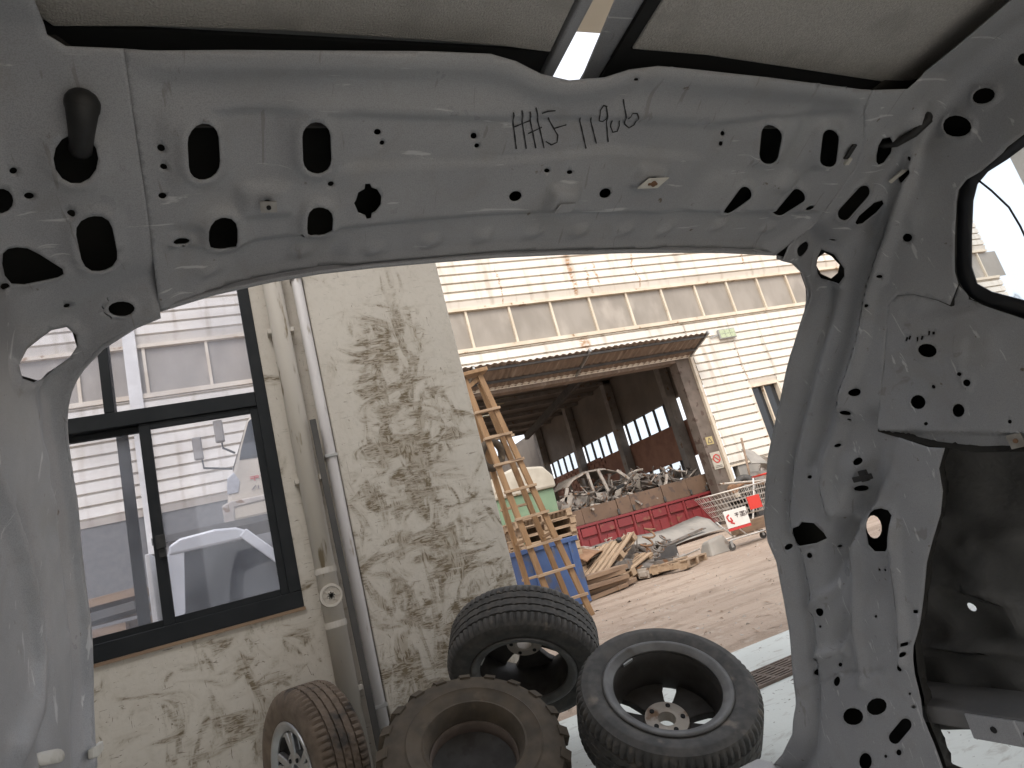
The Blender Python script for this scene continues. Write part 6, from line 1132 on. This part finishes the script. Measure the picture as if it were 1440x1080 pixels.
# ---- handwriting in marker on the header
mbw = MB()
for ln in WRITING:
    q = densify(ln, .004, False); a = np.array([p[0] for p in q]); b_ = np.array([p[1] for p in q])
    P = map_head(a,b_)+normal(map_head,a,b_)*(head_relief(a,b_)+.0010)[:,None]
    wob = .0009
    n = normal(map_head,a,b_)
    pts = [Vector(p) for p in P]
    V = []
    for i, p in enumerate(pts):
        d = (pts[min(i+1,len(pts)-1)]-pts[max(i-1,0)]).normalized(); s_ = d.cross(Vector(n[i])).normalized()*(wob*(1+.25*math.sin(i*1.7)))
        V += [p-s_, p+s_]
    mbw.add(V, [(2*i,2*i+1,2*i+3,2*i+2) for i in range(len(pts)-1)])
cmk('handwriting', mbw, 'marker_ink', recalc=False)
# ---- fittings
def place(f, a, b_, lift=0.0):
    a = np.array([a]); b_ = np.array([b_]); n = normal(f,a,b_)[0]; p = f(a,b_)[0]+n*lift
    z = Vector(n); x = Vector((1,0,0)) if f is map_head else Vector((0,1,0)); x = (x-z*x.dot(z)).normalized(); y = z.cross(x)
    m4 = Matrix((x,y,z)).transposed().to_4x4(); m4.translation = p; return m4
def fit(name, mb, f, a, b_, lift, m, **k):
    mb.xf(place(f,a,b_,lift)); return cmk(name, mb, m, **k)
def nutplate(w_, d_, sk_=0.0):
    return MB().prism([(-w_/2-sk_,-d_/2),(w_/2-sk_,-d_/2),(w_/2+sk_,d_/2),(-w_/2+sk_,d_/2)], 'z', 0, .0022)
fit('nut_plate', nutplate(.018,.014), map_head, .0662,.6975, .0075, 'bare_steel'); fit('nut_hole', MB().cyl((0,0,0),(0,0,1),.0026,.002,12), map_head, .0662,.6975, .0105, 'seal_and_gap_black')
fit('nut_plate', nutplate(.036,.017,.007), map_head, .594,.6855, .0088, 'white_plastic', bevel=.001); fit('nut_hole', MB().cyl((0,0,0),(0,0,1),.0045,.002,12).box(-.009,.006,-.002,.001,-.001,.001), map_head, .594,.6855, .012, 'rust')
fit('nut_plate', nutplate(.026,.014,.003), map_head, .4577,.716, .0122, 'primer', bevel=.001)
fit('torn_clip', MB().box(-.006,.004,-.014,.012,0,.004).box(-.010,-.002,-.004,.010,.003,.006), map_head, .972,.648, .0, 'black_plastic', bevel=.001)
fit('torn_clip', MB().box(-.003,.006,-.016,-.004,0,.006), map_head, .977,.655, .0, 'white_plastic', bevel=.001)
fit('clip', MB().box(-.020,.020,-.0035,.0035,0,.006), map_side, .676,.006, .002, 'white_plastic', bevel=.0015)
bc = MB().box(-.024,.024,-.006,.006,0,.006).box(-.016,.002,-.016,.008,0,.008).box(-.024,-.010,-.004,.004,.006,.010)
fit('wiring_clip', bc, map_side, 1.045,.353, .0, 'black_plastic', bevel=.0015)
fit('nut_plate', nutplate(.024,.024), map_side, .728,.482, -.004, 'bare_steel'); fit('nut_hole', MB().cyl((0,0,0),(0,0,1),.004,.002,10), map_side, .728,.482, -.001, 'rust')
fit('edge_clip', MB().prism([(-.03,-.006),(.0,-.010),(.03,-.006),(.03,.006),(-.03,.006)], 'z', 0, .007), map_left, 1.150,.372, .004, 'white_plastic', bevel=.002)
# black hatch hinges: curved straps passing through the corner holes
def hinge(p_tip, p_hole, n, wd):
    a, b = Vector(p_tip), Vector(p_hole); nv = Vector(n); mb = MB(); d = (b-a); s_ = d.cross(nv).normalized()*wd/2
    prof = [(-.03,-.016),(-.01,.004),(.0,.008),(.4,.012),(.8,.004),(1.0,-.012),(1.15,-.045)]
    mb.tube([a+d*t_+nv*h_ for t_, h_ in prof], [wd*.30,wd*.52,wd*.56,wd*.44,wd*.40,wd*.42,wd*.40], 14)
    mb.sphere(a+nv*.004, wd*.60, 14, 8)
    cmk('hinge', mb, 'black_plastic', smooth=True)
def at_side(f, y, s): return f(np.array([y]),np.array([s]))[0], normal(f,np.array([y]),np.array([s]))[0]
p1, n1 = at_side(map_left,.590,-.099); p2, n2 = at_side(map_left,.640,-.088); hinge(p1,p2,(n1+n2)/2,.025)
p1, n1 = at_side(map_side,.590,-.018); p2, n2 = at_side(map_side,.645,-.056); hinge(p1,p2,(n1+n2)/2,.016)
# ---- side glass with its black ceramic border
def loft_glass(poly, lift, name, m, hole=None):
    pts = densify(poly,.02)
    o = panel(name, poly, [(hole,0,0)] if hole else [], map_side, .02, m, car, relief=lambda y,s: lift+0*y, thick=.003); return cpart(o)
gl_out = [(.45,.110),(.5007,.112),(.5361,.112),(.5759,.104),(.5991,.097),(.622,.098),(.640,.112),(.672,.150),(.702,.196),(.708,.225),(.702,.262),(.680,.300),(.64,.36),(.45,.365),(.10,.35),(.07,.30),(.07,.14),(.10,.112)]
gl_in = list(GLASS_IN) + [(.45,.325),(.16,.312),(.13,.285),(.13,.175),(.16,.145)]
loft_glass([(a,b_) for a,b_ in gl_out], -.014, 'glass_border', 'frit', gl_in)
loft_glass(gl_in, -.015, 'side_glass', 'clear_glass')
wy = np.array([.578,.57,.561,.561,.565]); wsd = np.array([.136,.164,.204,.237,.28])
cmk('cable', MB().tube([Vector(p) for p in map_side(wy,wsd)+normal(map_side,wy,wsd)*.012], .0016, 6), 'black_plastic', smooth=True)
# ---- outer quarter panel with pressed ribs, shade put into its dark colour, seen past the pillar
def map_outer(y, z):
    y = np.asarray(y,float); z = np.asarray(z,float); return np.stack([np.interp(z,[.3,.9,1.12],[1.315,1.31,1.24])+0*y, y+0*z, z+0*y],-1)
def outer_relief(y, z):
    hh = ridge(y,z,[(1.30,.60),(1.07,.643),(.9164,.6005),(.6,.60)],.014,.012) + ridge(y,z,[(1.3,.48),(1.09,.514),(.956,.506),(.6,.50)],.012,.016)
    hh += bump_at(y,z,(1.02,.56),.05,.04,-.012,0,3) + bump_at(y,z,(.93,.565),.03,.035,.010,0,3) + bump_at(y,z,(.9,.78),.25,.12,-.02,0,4)
    hh += ridge(y,z,[(.78,.52),(.80,.66),(.86,.72),(1.0,.72)],.012,.014) + bump_at(y,z,(1.0,.68),.05,.03,.012,.3,3) + .004*np.sin(y*40)*np.sin(z*33)
    return hh*2.2
dk = [(.1,.337),(1.0283,.337),(1.2345,.323),(1.42,.31),(1.42,.9),(1.2,1.10),(.1,1.12)]
hole = [(1.0428+.008*math.cos(t_),.5832+.010*math.sin(t_)) for t_ in [2*math.pi*i/10 for i in range(10)]]
thr = [(1.187+.028*math.cos(t_),.774+.034*math.sin(t_)) for t_ in [2*math.pi*i/14 for i in range(14)]]
cpart(panel('outer_quarter', dk, [(hole,.006,.002),(thr,0,0)], map_outer, .016, 'shaded_inner', car, outer_relief))
cmk('wheel_house_rail', MB().prism([(1.20,.385),(1.29,.375),(1.308,.34),(1.308,.43),(1.20,.42)], 'y', .2, 1.22), 'primer_dark', bevel=.004)
tb = MB().box(1.194,1.20,.90,1.04,.372,.418)
cmk('rail_tab', tb, 'primer', bevel=.002)
for y in (.93,.99): cmk('tab_hole', MB().cyl((1.1935,y,.396),(1,0,0),.006,.002,12), 'seal_and_gap_black')
# ---- floor pan, rear sill and blocks under the shell
cmk('floor_pan', MB().box(-.24,1.17,-.45,1.60,.13,.15), 'white_paint'); cmk('rear_sill', MB().box(-.26,1.19,1.62,1.74,.08,.215), 'primer', bevel=.02)  # unseen pan coloured white to bounce fill light up at the header
for x in (-.26,1.12): cmk('side_sill', MB().box(x,x+.10,-.45,1.62,.07,.20), 'primer', bevel=.02)
for x in (-.21,1.17):
    for y in (-.3,1.2): cmk('support_block', MB().box(x-.05,x+.05,y-.1,y+.1,.011,.07), 'wood_old', bevel=.004)
